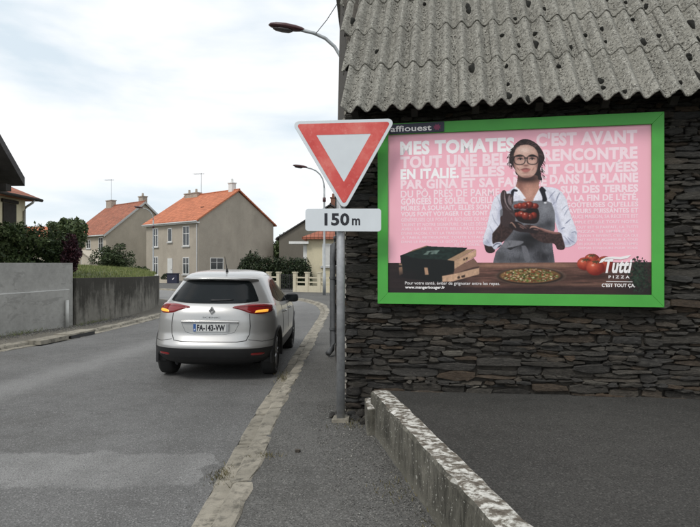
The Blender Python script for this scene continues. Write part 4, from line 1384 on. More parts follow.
# ================================================================== STREET LAMPS
M['lamp_red'] = plain('lamp_maroon', (0.055, 0.016, 0.018), 0.35, 0.15)
M['lamp_grey'] = plain('lamp_pole_grey', (0.33, 0.35, 0.36), 0.5, 0.12, metal=0.2)
M['lamp_glass'] = plain('lamp_bowl', (0.32, 0.33, 0.33), 0.15, 0.05)
M['bowl_dark'] = plain('lamp_bowl_dark', (0.07, 0.06, 0.06), 0.2, 0.1)
def make_lamp():
    root = empty('street_lamp')
    MB().tube([(0, 0, 0), (0, 0, 1.1), (0, 0, 1.12), (0, 0, 4.9), (0, 0, 5.5)], [0.085, 0.085, 0.06, 0.05, 0.045], 14).build('pole', 'lamp_grey', root, True)
    MB().lathe([(0.052, 4.78), (0.085, 4.8), (0.085, 5.0), (0.052, 5.02)], 12, 'Z').build('collar', 'lamp_red', root, True)
    pts = [(0, 0, 5.45)]
    for k in range(1, 11):
        t = k / 10
        pts.append((-1.15 * t ** 1.6, 0, 5.45 + 1.08 * (1 - (1 - t) ** 2.0)))
    pts = [(0, 0, 5.45), (-0.02, 0, 5.72), (-0.09, 0, 5.98), (-0.22, 0, 6.2), (-0.42, 0, 6.38), (-0.66, 0, 6.49), (-0.95, 0, 6.56)]
    MB().tube(pts, 0.036, 10).build('arm', 'lamp_grey', root, True)
    # cobra head: squashed, tapering
    vs, fs = [], []
    N = 16
    secs = [(-0.86, .03, .03), (-0.92, .06, .055), (-1.05, .10, .075), (-1.25, .135, .085), (-1.45, .125, .075), (-1.57, .08, .05), (-1.62, .02, .015)]
    for (x, ry, rz) in secs:
        for k in range(N):
            t = 2 * math.pi * k / N
            vs.append((x, ry * math.cos(t), 6.56 + (x + 0.9) * -0.14 + rz * math.sin(t) * (1.0 if math.sin(t) > 0 else 0.65)))
    for i in range(len(secs) - 1):
        for k in range(N):
            fs.append((i * N + k, i * N + (k + 1) % N, (i + 1) * N + (k + 1) % N, (i + 1) * N + k))
    fs += [tuple(range(N)), tuple(range(len(vs) - N, len(vs)))]
    hd = mesh_obj('lamp_head', vs, fs, 'lamp_red', root, True)
    vs, fs = [], []
    secs = [(-1.12, .05, .01), (-1.2, .09, .04), (-1.35, .10, .045), (-1.48, .07, .03), (-1.53, .02, .008)]
    for (x, ry, rz) in secs:
        for k in range(N):
            t = 2 * math.pi * k / N
            vs.append((x, ry * math.cos(t), 6.52 + (x + 0.9) * -0.14 + rz * math.sin(t) - 0.02))
    for i in range(len(secs) - 1):
        for k in range(N):
            fs.append((i * N + k, i * N + (k + 1) % N, (i + 1) * N + (k + 1) % N, (i + 1) * N + k))
    mesh_obj('lamp_bowl', vs, fs, 'bowl_dark', hd, True)
    return root
def copy_tree(o, parent=None):
    c = o.copy()
    col.objects.link(c)
    c.parent = parent
    for ch in list(o.children):
        copy_tree(ch, c)
    return c
lamp = make_lamp()
G = 'street lamps along the road'
lamp.location = (-0.10, 11.6, 0.078)
tag(lamp, 'street lamp whose arm reaches out from behind the barn roof', 'street lamp', G)
l2 = copy_tree(lamp)
l2.location = (-1.32, 28.2, 0.078)
tag(l2, 'street lamp on a tall pole seen left of the yield triangle, beside the cream fence', 'street lamp', G)
l3 = copy_tree(lamp)
l3.location = (-17.2, 48.0, 0.0)
l3.rotation_euler = (0, 0, R(8))
tag(l3, 'distant street lamp standing in front of the orange-roofed house', 'street lamp', G)
# overhead cable to the near lamp
cb = [(-0.73, 11.6, 6.55), (-0.45, 10.6, 6.40), (-0.12, 9.4, 6.30), (0.3, 8.75, 6.22)]
tag(MB().tube(cb, 0.008, 6).build('overhead_cable', 'black_plastic'), 'thin overhead cable running from the near lamp arm to the barn', 'cable')

# ================================================================== LEFT RETAINING WALLS
def wall_path(name, path, top, thick, mat, parent, z0=0.0, side=-1, jit=0.0):
    P = spline([np.array(p[:2], float) for p in path], 0.4)
    off = offset_path(P, thick * side)
    vs, fs = [], []
    L = len(P)
    for i in range(L):
        t = top(i / (L - 1)) if callable(top) else top
        zb0 = t - 0.016 if z0 == 'lip' else z0
        vs += [(P[i][0], P[i][1], zb0), (P[i][0], P[i][1], t), (off[i][0], off[i][1], t), (off[i][0], off[i][1], zb0)]
    for i in range(L - 1):
        a, b = 4 * i, 4 * i + 4
        fs += [(a, a + 1, b + 1, b), (a + 1, a + 2, b + 2, b + 1), (a + 2, a + 3, b + 3, b + 2)]
    fs += [(0, 1, 2, 3), (4 * L - 4, 4 * L - 3, 4 * L - 2, 4 * L - 1)]
    return mesh_obj(name, vs, fs, mat, parent)
cw = empty('concrete_wall')
tag(cw, 'pale new concrete wall with a ledge, taller one on the left', 'wall')
wall_path('wall_body', [(-11.3, 2), (-9.5, 7), (-7.86, 12.2), (-7.27, 14.4)], 1.715, 0.22, 'conc_new', cw)
wall_path('lower_lift', [(-11.28, 2.01), (-9.48, 7.0), (-7.84, 12.19), (-7.262, 14.2)], lambda t: 0.93 + 0.10 * t, 0.06, 'conc_new', cw)
wall_path('ledge', [(-11.277, 2.01), (-9.477, 7.0), (-7.837, 12.19), (-7.259, 14.2)], lambda t: 0.938 + 0.10 * t, 0.04, 'conc_lip', cw, z0='lip')
MB().lathe([(0.0, 0.05), (0.04, 0.05), (0.04, 0.76), (0.0, 0.76)], 12, 'Z', (-7.24, 14.05, 0)).build('white_pipe', 'white_pipe', cw, True)
ow = wall_path('concrete_wall', [(-7.20, 14.44), (-7.06, 15.5), (-6.93, 17.7), (-7.12, 19.8), (-7.6, 21.9), (-8.6, 23.7), (-10.4, 25.4), (-14, 28.4)], lambda t: 1.31 - 0.15 * min(1, t * 1.6), 0.2, 'conc_old', None)
tag(ow, 'old curving concrete wall with dark streaks holding up the lawn', 'wall')

# ================================================================== LAWN, PLANTS
def leaf_mat(name, stops, rough=0.55):
    n = NT(name)
    n.color(n.ramp(n.island(), stops)).rough(rough, 0, 0.3)
    n.b.inputs['Subsurface Weight'].default_value = 0.0
    return n.m
M['leaf_dark'] = leaf_mat('leaves_dark_green', [(0, (0.018, 0.030, 0.012)), (0.6, (0.040, 0.062, 0.022)), (1, (0.075, 0.105, 0.040))])
M['leaf_mid'] = leaf_mat('leaves_mid_green', [(0, (0.030, 0.048, 0.018)), (0.6, (0.065, 0.095, 0.035)), (1, (0.12, 0.15, 0.06))])
M['leaf_purple'] = leaf_mat('leaves_purple', [(0, (0.014, 0.006, 0.009)), (0.6, (0.035, 0.012, 0.018)), (1, (0.075, 0.022, 0.028))])
M['leaf_hedge'] = leaf_mat('leaves_hedge', [(0, (0.012, 0.020, 0.010)), (0.65, (0.030, 0.046, 0.020)), (0.93, (0.055, 0.078, 0.034)), (1, (0.10, 0.07, 0.05))])
M['grass'] = leaf_mat('grass_blades', [(0, (0.10, 0.14, 0.04)), (0.6, (0.19, 0.23, 0.075)), (1, (0.32, 0.31, 0.14))], 0.7)
M['dry'] = leaf_mat('dry_weeds', [(0, (0.07, 0.065, 0.03)), (0.6, (0.13, 0.115, 0.05)), (1, (0.24, 0.20, 0.11))], 0.8)
M['bark'] = plain('bark', (0.05, 0.04, 0.03), 0.9, 0.3, 12)
def np_mesh(name, V, F, mat, parent=None):
    me = bpy.data.meshes.new(name)
    V = np.asarray(V, float).reshape(-1, 3)
    F = np.asarray(F, np.int32)
    k = F.shape[1]
    me.vertices.add(len(V))
    me.vertices.foreach_set('co', V.ravel())
    me.loops.add(F.size)
    me.loops.foreach_set('vertex_index', F.ravel())
    me.polygons.add(len(F))
    me.polygons.foreach_set('loop_start', np.arange(0, F.size, k, dtype=np.int32))
    me.update(calc_edges=True)
    me.materials.append(M[mat])
    o = bpy.data.objects.new(name, me)
    col.objects.link(o)
    if parent is not None: o.parent = parent
    return o
def leaf_cloud(name, blobs, n, size, mat, parent, seed=0, shell=0.55, flat=0.0):
    rg = np.random.RandomState(seed)
    B = np.array(blobs, float)                      # cx cy cz rx ry rz
    w = (B[:, 3] * B[:, 4] * B[:, 5]) ** (2 / 3)
    bi = rg.choice(len(B), n, p=w / w.sum())
    d = rg.normal(size=(n, 3))
    d /= np.linalg.norm(d, axis=1)[:, None]
    r = shell + (1 - shell) * rg.rand(n) ** 0.5
    r *= 1 + 0.10 * np.sin(d[:, 0] * 6 + bi) * np.sin(d[:, 2] * 7 + bi * 2) + rg.normal(size=n) * 0.05
    C = B[bi, :3] + d * r[:, None] * B[bi, 3:]
    a = rg.normal(size=(n, 3)) + d * 0.2
    a /= np.linalg.norm(a, axis=1)[:, None]
    b = np.cross(a, rg.normal(size=(n, 3)))
    b /= np.linalg.norm(b, axis=1)[:, None]
    sz = size * rg.uniform(0.6, 1.4, n)[:, None]
    nn_ = np.cross(a, b) * sz * 0.18
    V = np.stack([C - a * sz, C + b * sz * 0.5 + nn_, C + a * sz, C - b * sz * 0.5 + nn_], 1)
    F = np.arange(4 * n).reshape(n, 4)
    return np_mesh(name, V, F, mat, parent)
def stems(name, base, tips, parent, r=0.03):
    mb = MB()
    for t in tips:
        m = [(base[i] * 0.5 + t[i] * 0.5) + (0.08 if i < 2 else 0.05) * math.sin(t[0] * 9 + i) for i in range(3)]
        mb.tube([base, m, t], [r, r * 0.7, r * 0.25], 6)
    return mb.build(name, 'bark', parent, True)
def blobs_in(c, rad, n, k, seed):
    rg = np.random.RandomState(seed)
    out = []
    for i in range(n):
        d = rg.normal(size=3)
        d /= np.linalg.norm(d)
        q = rg.uniform(0.35, 0.78)
        out.append([c[j] + d[j] * rad[j] * q for j in range(3)] + [rad[j] * k * rg.uniform(0.7, 1.25) for j in range(3)])
    for i in range(n):
        d = rg.normal(size=3)
        d[2] = abs(d[2])
        d /= np.linalg.norm(d)
        out.append([c[j] + d[j] * rad[j] * rg.uniform(0.9, 1.12) for j in range(3)] + [0.10 * (rad[0] + rad[1]) * rg.uniform(.6, 1.2)] * 2 + [rad[2] * rg.uniform(.14, .26)])
    return out
def shrub(name, c, rad, ground, n, size, mat, label, cat, seed, k=0.45, nb=14, group=None, shell=0.45):
    root = empty(name, (0, 0, 0))
    bl = blobs_in(c, rad, nb, k, seed)
    leaf_cloud('foliage' if cat != 'tree' else 'crown', bl, n, size, mat, root, seed, shell)
    base = (c[0], c[1], ground)
    stems('stem' if cat != 'tree' else 'trunk', base, [b[:3] for b in bl[:8]], root, 0.03 if cat != 'tree' else 0.16)
    tag(root, label, cat, group)
    return root

# lawn mound behind the old wall
lp, lf = [], []
NX, NY = 40, 40
rg = np.random.RandomState(2)
def lawn_z(x, y):
    # rises from the wall top, then levels out
    d = (y - 15) * 0.05
    b = 1.19 + 0.40 * (1 - math.exp(-max(0, (-7.2 - x)) / 2.6)) + 0.02 * math.sin(x * 3) * math.cos(y * 2)
    return b
wallpts = [(-7.36, 14.5), (-7.22, 15.5), (-7.1, 17.7), (-7.3, 19.8), (-7.8, 21.9), (-8.75, 23.6), (-10.5, 25.3), (-14, 28.2)]
wx = spline([np.array(p) for p in wallpts], 0.3)
for i, p in enumerate(wx):
    for j in range(NX + 1):
        t = j / NX
        x = p[0] - t * 14
        y = p[1] - t * (p[1] - 14.5) * 0.25
        zz = lawn_z(x, y)
        if j == 0: zz = 1.10
        lp.append((x, y, zz))
for i in range(len(wx) - 1):
    for j in range(NX):
        a = i * (NX + 1) + j
        lf.append((a, a + 1, a + NX + 2, a + NX + 1))
lawn = mesh_obj('lawn', lp, lf, 'ground', None, True)
tag(lawn, kind='structure')
sheet('garden_left', [(-7.5, 14.4), (-8.1, 12.2), (-9.75, 7), (-11.5, 2), (-40, 2), (-40, 14.5)], 1.2, 'ground')
n = 26000
px_ = rg.randint(0, len(wx), n)
tt = rg.rand(n) ** 1.8
GV, k = [], 0
W = np.array(wx)
x = W[px_, 0] - tt * 9 + rg.uniform(-.1, .1, n) - 0.05
y = W[px_, 1] - tt * 9 / 14 * (W[px_, 1] - 14.5) * 0.25 + rg.uniform(-.15, .15, n)
zb_ = np.array([lawn_z(a, b) for a, b in zip(x, y)]) - 0.02
hh = rg.uniform(0.05, 0.13, n) + 0.08 * (rg.rand(n) > 0.97)
an = rg.uniform(0, math.pi, n)
w_ = 0.012
lx, ly = rg.normal(0, 0.03, n), rg.normal(0, 0.03, n)
GV = np.stack([np.stack([x - w_ * np.cos(an), y - w_ * np.sin(an), zb_], 1), np.stack([x + w_ * np.cos(an), y + w_ * np.sin(an), zb_], 1), np.stack([x + lx, y + ly, zb_ + hh], 1)], 1)
o = np_mesh('grass', GV, np.arange(3 * n).reshape(n, 3), 'grass')
tag(o, 'rough grass growing on the mound behind the streaked wall', 'grass', kind='stuff')

shrub('leafy_shrub', (-9.35, 15.6, 1.95), (0.85, 0.9, 0.85), 1.2, 7500, 0.055, 'leaf_mid', 'large loose green shrub at the left edge behind the pale concrete wall', 'shrub', 21, 0.42, 18)
shrub('leafy_shrub', (-8.55, 16.0, 1.85), (0.42, 0.6, 0.78), 1.2, 5500, 0.05, 'leaf_dark', 'dark green shrub between the big loose shrub and the purple bush', 'shrub', 22, 0.42, 16)
shrub('purple_shrub', (-8.02, 15.8, 2.0), (0.24, 0.3, 0.55), 1.2, 2600, 0.04, 'leaf_purple', 'dark purple-leaved bush above the end of the pale wall', 'shrub', 23, 0.5, 9)
shrub('garden_tree', (-21.5, 42, 4.0), (1.5, 1.5, 1.1), 0, 3500, 0.13, 'leaf_mid', 'light green treetop showing above the shrubs, left of the brown-roofed house', 'tree', 24, 0.45, 12)
shrub('round_bush', (-12.85, 30, 1.75), (1.12, 1.0, 0.85), 0.9, 6500, 0.055, 'leaf_dark', 'broad rounded green bush on the lawn before the brown-roofed house', 'shrub', 25, 0.5, 18)
shrub('small_bush', (-10.25, 26.6, 1.35), (0.5, 0.35, 0.22), 0.9, 1600, 0.04, 'leaf_dark', 'low dark bush beside the broad rounded bush on the lawn', 'shrub', 26, 0.5, 8)
shrub('garden_tree', (-8.1, 66, 2.9), (1.9, 2.0, 2.4), 0, 6000, 0.17, 'leaf_mid', 'tree showing between the orange-roofed house and the grey barn', 'tree', 27, 0.45, 12)
def ball(name, c, r, label, seed):
    root = empty(name)
    leaf_cloud('foliage', [[*c, r, r, r]], 1500, 0.055, 'leaf_hedge', root, seed, 0.8)
    MB().tube([(c[0], c[1], 0), (c[0], c[1], c[2])], 0.05, 8).build('stem', 'bark', root)
    tag(root, label, 'shrub')
ball('topiary_ball', (-15.55, 46.5, 0.42), 0.42, 'clipped round ball bush by the front door of the orange-roofed house', 31)
ball('topiary_ball', (-17.6, 46.5, 0.20), 0.42, 'smaller clipped bush at the far left corner of the orange-roofed house', 32)
# hedge
hb = []
rg = np.random.RandomState(6)
for i in range(34):
    t = i / 33
    x = -7.1 + 4.3 * t
    hb.append([x + rg.uniform(-.1, .1), 36.5 - 1.1 * t + rg.uniform(-.2, .2), 1.05 + rg.uniform(-.1, .1), 0.42, 0.6, 1.0 + rg.uniform(-0.05, 0.10) + (0.28 if 2 < i < 9 else 0)])
for i in range(34):
    t = i / 33
    hb.append([-7.1 + 4.3 * t, 36.4 - 1.1 * t, 0.6, 0.4, 0.6, 0.7])
hedge = empty('hedge')
leaf_cloud('foliage', hb, 34000, 0.07, 'leaf_hedge', hedge, 41, 0.60)
stems('stem', (-5, 36, 0), [(-6.6, 36.3, 1.6), (-5.6, 36.1, 1.7), (-4.3, 35.8, 1.6), (-3.4, 35.6, 1.5)], hedge, 0.04)
tag(hedge, 'long dark green hedge behind the cream garden fence', 'hedge')

def tuft(loc, n, h, spread, label, seed, mat='dry'):
    rg = np.random.RandomState(seed)
    x, y = rg.normal(0, spread[0], n) + loc[0], rg.normal(0, spread[1], n) + loc[1]
    an = rg.uniform(0, math.pi, n)
    hh = rg.uniform(0.4, 1.0, n) * h
    w_ = 0.0035
    lx, ly = rg.normal(0, 0.5, n) * hh, rg.normal(0, 0.5, n) * hh
    zb = np.full(n, loc[2])
    V = np.stack([np.stack([x - w_ * np.cos(an), y - w_ * np.sin(an), zb], 1), np.stack([x + w_ * np.cos(an), y + w_ * np.sin(an), zb], 1),
                  np.stack([x + lx * .5 + w_ * .6, y + ly * .5, zb + hh * .6], 1), np.stack([x + lx, y + ly, zb + hh], 1)], 1)
    o = np_mesh('weed_tuft', V, np.arange(4 * n).reshape(n, 4)[:, [0, 1, 3, 2]], mat)
    tag(o, label, 'weeds', kind='stuff')
    return o
tuft((-1.02, 4.38, 0.0), 170, 0.05, (0.05, 0.09), 'dry weeds in the gutter at a kerb joint, near the pale road patch', 1)
tuft((-0.70, 4.62, 0.075), 70, 0.04, (0.07, 0.03), 'small weeds on the pavement edge beside the kerb joint', 2)
tuft((0.36, 3.95, 0.075), 90, 0.045, (0.10, 0.14), 'yellowish weeds at the foot of the low lichened wall', 3)
tuft((-0.98, 8.0, 0.03), 120, 0.06, (0.06, 0.20), 'weeds in the gutter beside the car rear wheel', 4)
tuft((-7.6, 12.9, 0.075), 260, 0.12, (0.12, 0.5), 'weeds along the foot of the pale concrete wall', 5, 'grass')
tuft((-7.05, 15.2, 0.075), 220, 0.10, (0.06, 0.6), 'weeds along the foot of the streaked concrete wall', 6, 'grass')

tuft((0.05, 5.55, 0.075), 110, 0.05, (0.12, 0.10), 'weeds in the rubble at the barn corner by the sign post', 7)
tuft((0.52, 3.15, 0.075), 120, 0.04, (0.05, 0.3), 'thin weeds along the nearest part of the low wall foot', 8)
# loose gravel on the right pavement and rubble at the barn corner
def pebbles(name, pts, sizes, mat, label, seed):
    rg = np.random.RandomState(seed)
    base = np.array([(1, 0, 0), (-1, 0, 0), (0, 1, 0), (0, -1, 0), (0, 0, 1), (0, 0, -1)], float)
    fc_ = np.array([(0, 2, 4), (2, 1, 4), (1, 3, 4), (3, 0, 4), (2, 0, 5), (1, 2, 5), (3, 1, 5), (0, 3, 5)])
    V, F = [], []
    for i, (p, s) in enumerate(zip(pts, sizes)):
        q = base * rg.uniform(0.5, 1.2, (6, 1)) * np.array([1, rg.uniform(.6, 1.1), rg.uniform(.45, .8)]) * s
        a = rg.uniform(0, 6.28)
        q = q @ np.array([[math.cos(a), -math.sin(a), 0], [math.sin(a), math.cos(a), 0], [0, 0, 1]])
        V.append(q + np.array(p))
        F.append(fc_ + 6 * i)
    o = np_mesh(name, np.concatenate(V), np.concatenate(F), mat)
    return tag(o, label, 'gravel', kind='stuff')
def grav_mat():
    n = NT('gravel')
    n.color(n.ramp(n.island(), [(0, (0.05, 0.05, 0.048)), (0.7, (0.13, 0.125, 0.115)), (1, (0.34, 0.33, 0.30))])).rough(0.9)
    return n.m
M['gravel'] = grav_mat()
rg = np.random.RandomState(9)
P_, S_ = [], []
for i in range(5200):
    y = rg.uniform(2.8, 6.3)
    u = rg.rand() ** 1.7
    x = LOWX(y) - 0.02 - u * 0.55
    if y > 5.9: x = -0.08 - u * 0.3
    P_.append((x, y, 0.080)); S_.append(rg.uniform(0.003, 0.008) * (2.0 if rg.rand() > 0.96 else 1))
for i in range(4200):
    y = rg.uniform(2.5, 9)
    P_.append((rg.uniform(-0.78, min(0.5, LOWX(y) - 0.02) if y < 5.5 else -0.12), y, 0.080)); S_.append(rg.uniform(0.002, 0.006))
for i in range(900):
    P_.append((-1.06 - abs(rg.normal(0, 0.10)), rg.uniform(2.5, 12), 0.002)); S_.append(rg.uniform(0.002, 0.006))
pebbles('gravel', P_, S_, 'gravel', 'loose gravel scattered at the foot of the low wall', 3)
P_, S_ = [], []
for i in range(1800):
    y = rg.uniform(11, 17)
    x = np.interp(y, [12.2, 14.4, 15.5, 17.7], [-7.75, -7.2, -7.0, -6.88]) + 0.05 + abs(rg.normal(0, 0.25))
    P_.append((x, y, 0.080)); S_.append(rg.uniform(0.008, 0.022))
pebbles('gravel', P_, S_, 'gravel', 'pale gravel on the left pavement below the concrete walls', 4)
# rubble stones at the foot of the barn corner
rub = [(-0.10, 5.92, .05), (0.02, 5.85, .045), (0.11, 5.80, .065), (0.16, 5.68, .04), (0.06, 5.68, .042), (-0.19, 5.80, .045), (-0.02, 5.74, .03), (0.13, 5.55, .045)]
rlab = ['at the corner of the stone barn, left of the sign post', 'against the barn corner behind the sign post', 'the largest, against the barn wall right of the sign post', 'between the barn and the end of the low wall',
        'just right of the sign post foot', 'the leftmost, beside the sign post foot', 'the smallest, behind the sign post foot', 'nearest the end of the low wall']
rg = np.random.RandomState(14)
for (x, y, r), lb in zip(rub, rlab):
    bm = bmesh.new()
    bmesh.ops.create_icosphere(bm, subdivisions=2, radius=r)
    k3 = rg.uniform(0.6, 1.25, 3)
    for v in bm.verts:
        q = v.co.copy()
        f = 1 + 0.22 * math.sin(q.x * 90 + x * 70) * math.cos(q.y * 80 + q.z * 60)
        v.co = Vector((q.x * k3[0] * 1.2 * f, q.y * k3[1] * f, q.z * 0.75 * f))
    me = bpy.data.meshes.new('rubble_stone')
    bm.to_mesh(me); bm.free()
    me.materials.append(M['stone'])
    o = bpy.data.objects.new('rubble_stone', me)
    o.location = (x, y, 0.078 + r * 0.45)
    o.rotation_euler = (0, 0, rg.uniform(0, 3))
    col.objects.link(o)
    tag(o, 'broken stone ' + lb, 'stone', 'rubble at the barn corner')
o = MB().prism([(-0.02, -0.012), (0.015, -0.016), (0.024, 0.008), (0.0, 0.018), (-0.022, 0.008)], 2, 0, 0.022).build('pebble', 'stone')
o.location = (-0.45, 4.72, 0.079)
tag(o, 'single dark pebble lying on the pavement beside the kerb', 'stone')
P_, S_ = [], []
for i in range(9000):  # dark mossy specks along the troughs, also standing in for the troughs' shade
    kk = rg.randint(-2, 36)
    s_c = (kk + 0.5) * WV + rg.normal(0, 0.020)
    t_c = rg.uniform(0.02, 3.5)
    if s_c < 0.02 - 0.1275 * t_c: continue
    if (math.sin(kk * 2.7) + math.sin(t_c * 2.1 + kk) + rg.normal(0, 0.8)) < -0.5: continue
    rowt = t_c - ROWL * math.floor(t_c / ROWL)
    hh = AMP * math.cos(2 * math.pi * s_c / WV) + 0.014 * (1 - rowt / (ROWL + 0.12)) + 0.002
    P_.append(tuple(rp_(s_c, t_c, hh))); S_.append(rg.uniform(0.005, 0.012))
M['shade_grit'] = plain('trough_shade_grit', (0.045, 0.042, 0.034), 1.0, 0.4, 60, use_pos=True)
og = pebbles('trough_shade_moss', P_, S_, 'shade_grit', 'moss', 17)
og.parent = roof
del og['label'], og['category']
# storm drain in the left kerb
dr = empty('storm_drain', (-6.18, 12.75, 0), R(-8))
MB().box(-0.40, -0.02, -0.5, 0.5, 0.075, 0.115).build('cover_slab', 'kerb', dr)
MB().box(-0.30, -0.01, -0.44, 0.44, 0.0, 0.08).build('opening', 'black_plastic', dr)
MB().box(-0.36, 0.01, -1.45, -0.56, 0.02, 0.105).build('kerb_block', 'kerb', dr)
tag(dr, 'storm drain with a dark slot and concrete slab in the left kerb', 'drain')

# ================================================================== HOUSES
def tile_mat(name, base, dark=0.7, moss=0.0):
    n = NT(name)
    v = n.coord('Object')
    x, y, z = n.sep(v)
    cv = n.t.nodes.new('ShaderNodeCombineXYZ')
    n.t.links.new(x, cv.inputs[0])
    n.t.links.new(n.math('MULTIPLY', z, 1.6), cv.inputs[1])
    br = n.t.nodes.new('ShaderNodeTexBrick')
    br.inputs['Scale'].default_value = 1.0
    br.inputs['Brick Width'].default_value = 0.25
    br.inputs['Row Height'].default_value = 0.34
    br.inputs['Mortar Size'].default_value = 0.022
    br.inputs['Mortar Smooth'].default_value = 0.6
    br.inputs['Color1'].default_value = (*sc3(base, 1.12), 1)
    br.inputs['Color2'].default_value = (*sc3(base, 0.86), 1)
    br.inputs['Mortar'].default_value = (*sc3(base, dark * 0.55), 1)
    br.offset = 0.0
    n.t.links.new(cv.outputs[0], br.inputs['Vector'])
    c = br.outputs['Color']
    c = n.mix(1.0, c, n.ramp(n.noise(v, 0.9, 5, 0.6), [(0.3, 0.82), (0.7, 1.12)]), 'MULTIPLY')
    if moss:
        c = n.mix(n.ramp(n.noise(v, 2.5, 6, 0.7), [(0.5, 0.0), (0.7, moss)]), c, (0.09, 0.065, 0.05))
    n.color(c).rough(0.85, 0, 0.3).bump(n.math('SUBTRACT', 1.0, br.outputs['Fac']), 0.6, 0.03)
    return n.m
M['tile_orange'] = tile_mat('orange_roof_tiles', (0.53, 0.185, 0.098))
M['tile_brown'] = tile_mat('brown_roof_tiles', (0.37, 0.14, 0.088), moss=0.6)
M['tile_red'] = tile_mat('red_roof_tiles', (0.34, 0.12, 0.075), moss=0.3)
def render_mat(name, base, streak=0.3):
    n = NT(name)
    p = n.coord('Object')
    c = n.ramp(n.noise(p, 0.55, 6, 0.6), [(0.3, sc3(base, 0.84)), (0.7, sc3(base, 1.1))])
    s = n.ramp(n.noise(n.map(p, (0.6, 0.6, 0.3)), 1.6, 7, 0.7, 0.4), [(0.48, 0.0), (0.78, streak)])
    c = n.mix(s, c, sc3(base, 0.55))
    c = n.mix(0.22, c, n.ramp(n.noise(p, 9, 5, 0.7), [(0.3, sc3(base, 0.7)), (0.7, sc3(base, 1.2))]))
    n.color(c).rough(0.95, 0, 0.2).bump(n.noise(p, 25, 4, 0.7), 0.25, 0.01)
    return n.m
M['render_grey'] = render_mat('grey_beige_render', (0.40, 0.357, 0.297), 0.5)
M['render_beige'] = render_mat('beige_render', (0.46, 0.405, 0.33), 0.35)
M['render_cream'] = render_mat('cream_render', (0.62, 0.56, 0.40), 0.15)
M['render_pale'] = render_mat('pale_cream_render', (0.60, 0.54, 0.44), 0.15)
M['render_old'] = render_mat('old_grey_stone', (0.16, 0.145, 0.12), 0.5)
M['white_paint'] = plain('white_paint', (0.70, 0.70, 0.68), 0.5, 0.06)
M['fence_cream'] = render_mat('cream_concrete', (0.60, 0.55, 0.42), 0.35)
M['glass_far'] = plain('window_glass', (0.03, 0.035, 0.04), 0.08, 0.1, spec=0.6)
M['gutter'] = plain('pale_gutter', (0.46, 0.46, 0.45), 0.5, 0.1)
M['brick'] = plain('chimney_render', (0.36, 0.31, 0.26), 0.9, 0.25, 5)
M['pot'] = plain('clay_pot', (0.20, 0.09, 0.06), 0.9, 0.2)
M['metal_thin'] = plain('aerial_metal', (0.22, 0.22, 0.23), 0.5, 0.1)
M['door'] = plain('pale_door', (0.58, 0.58, 0.56), 0.5, 0.08)
M['slate'] = plain('dark_slate', (0.045, 0.042, 0.042), 0.7, 0.3, 3)

def window(root, plane, a0, a1, z0, z1, sill=True, surround='white_paint', cross=True):
    """plane 'f': facade y=0 facing -y, a along x; plane 'g': gable x=0 facing +x, a along y"""
    def bx(mb, p0, p1, q0, q1, d0, d1):
        if plane == 'f': mb.box(p0, p1, -d1, -d0, q0, q1)
        else: mb.box(d0, d1, p0, p1, q0, q1)
        return mb
    t = 0.07
    w = MB()
    bx(w, a0, a1, z0, z0 + t, -0.05, 0.045); bx(w, a0, a1, z1 - t, z1, -0.05, 0.045)
    bx(w, a0, a0 + t, z0 + t, z1 - t, -0.05, 0.045); bx(w, a1 - t, a1, z0 + t, z1 - t, -0.05, 0.045)
    if cross:
        m = (a0 + a1) / 2
        bx(w, m - 0.03, m + 0.03, z0 + t, z1 - t, -0.03, 0.035)
        zz = z0 + (z1 - z0) * 0.62
        bx(w, a0 + t, m - 0.03, zz - 0.02, zz + 0.02, -0.03, 0.032)
        bx(w, m + 0.03, a1 - t, zz - 0.02, zz + 0.02, -0.03, 0.032)
    o = w.build('window', surround, root)
    bx(MB(), a0 + t * .5, a1 - t * .5, z0 + t * .5, z1 - t * .5, -0.04, 0.012).build('pane', 'glass_far', o)
    if sill:
        bx(MB(), a0 - 0.1, a1 + 0.1, z0 - 0.12, z0 - 0.003, -0.05, 0.12).build('sill', 'gutter', o)
    return o

def house(name, loc, rz, L, Gd, eave, ridge, wall, tile, label, over=0.30, gover=0.2, hip=0.0, base=0.0):
    root = empty(name, loc, rz)
    pts = [(0, base), (Gd, base), (Gd, eave), (Gd / 2, ridge - 0.10), (0, eave)]
    MB().prism([(a, b) for a, b in pts], 0, -L, 0).build('wall', wall, root)
    # roof: two slabs
    k = (ridge - eave) / (Gd / 2)
    rf = MB()
    th = 0.14
    for sgn in (0, 1):
        yo = -over if sgn == 0 else Gd + over
        ze = eave - over * k + 0.02
        yi = Gd / 2
        a = [(-L - gover, yo, ze), (gover, yo, ze), (gover, yi, ridge), (-L - gover, yi, ridge)]
        b = [(x, y, z + th) for x, y, z in a]
        rf.add(a + b, [(3, 2, 1, 0), (4, 5, 6, 7), (0, 1, 5, 4), (1, 2, 6, 5), (2, 3, 7, 6), (3, 0, 4, 7)])
    ro = rf.build('roof', tile, root)
    MB().tube([(-L - gover, Gd / 2, ridge + th), (gover, Gd / 2, ridge + th)], 0.09, 8).build('ridge_tiles', tile, ro)
    ze = eave - over * k
    g = MB().tube([(-L - gover, -over - 0.06, ze + 0.02), (gover, -over - 0.06, ze + 0.02)], 0.075, 8)
    g.build('gutter', 'gutter', root)
    tag(root, label, 'house')
    root['k'] = k
    del root['k']
    return root, ro
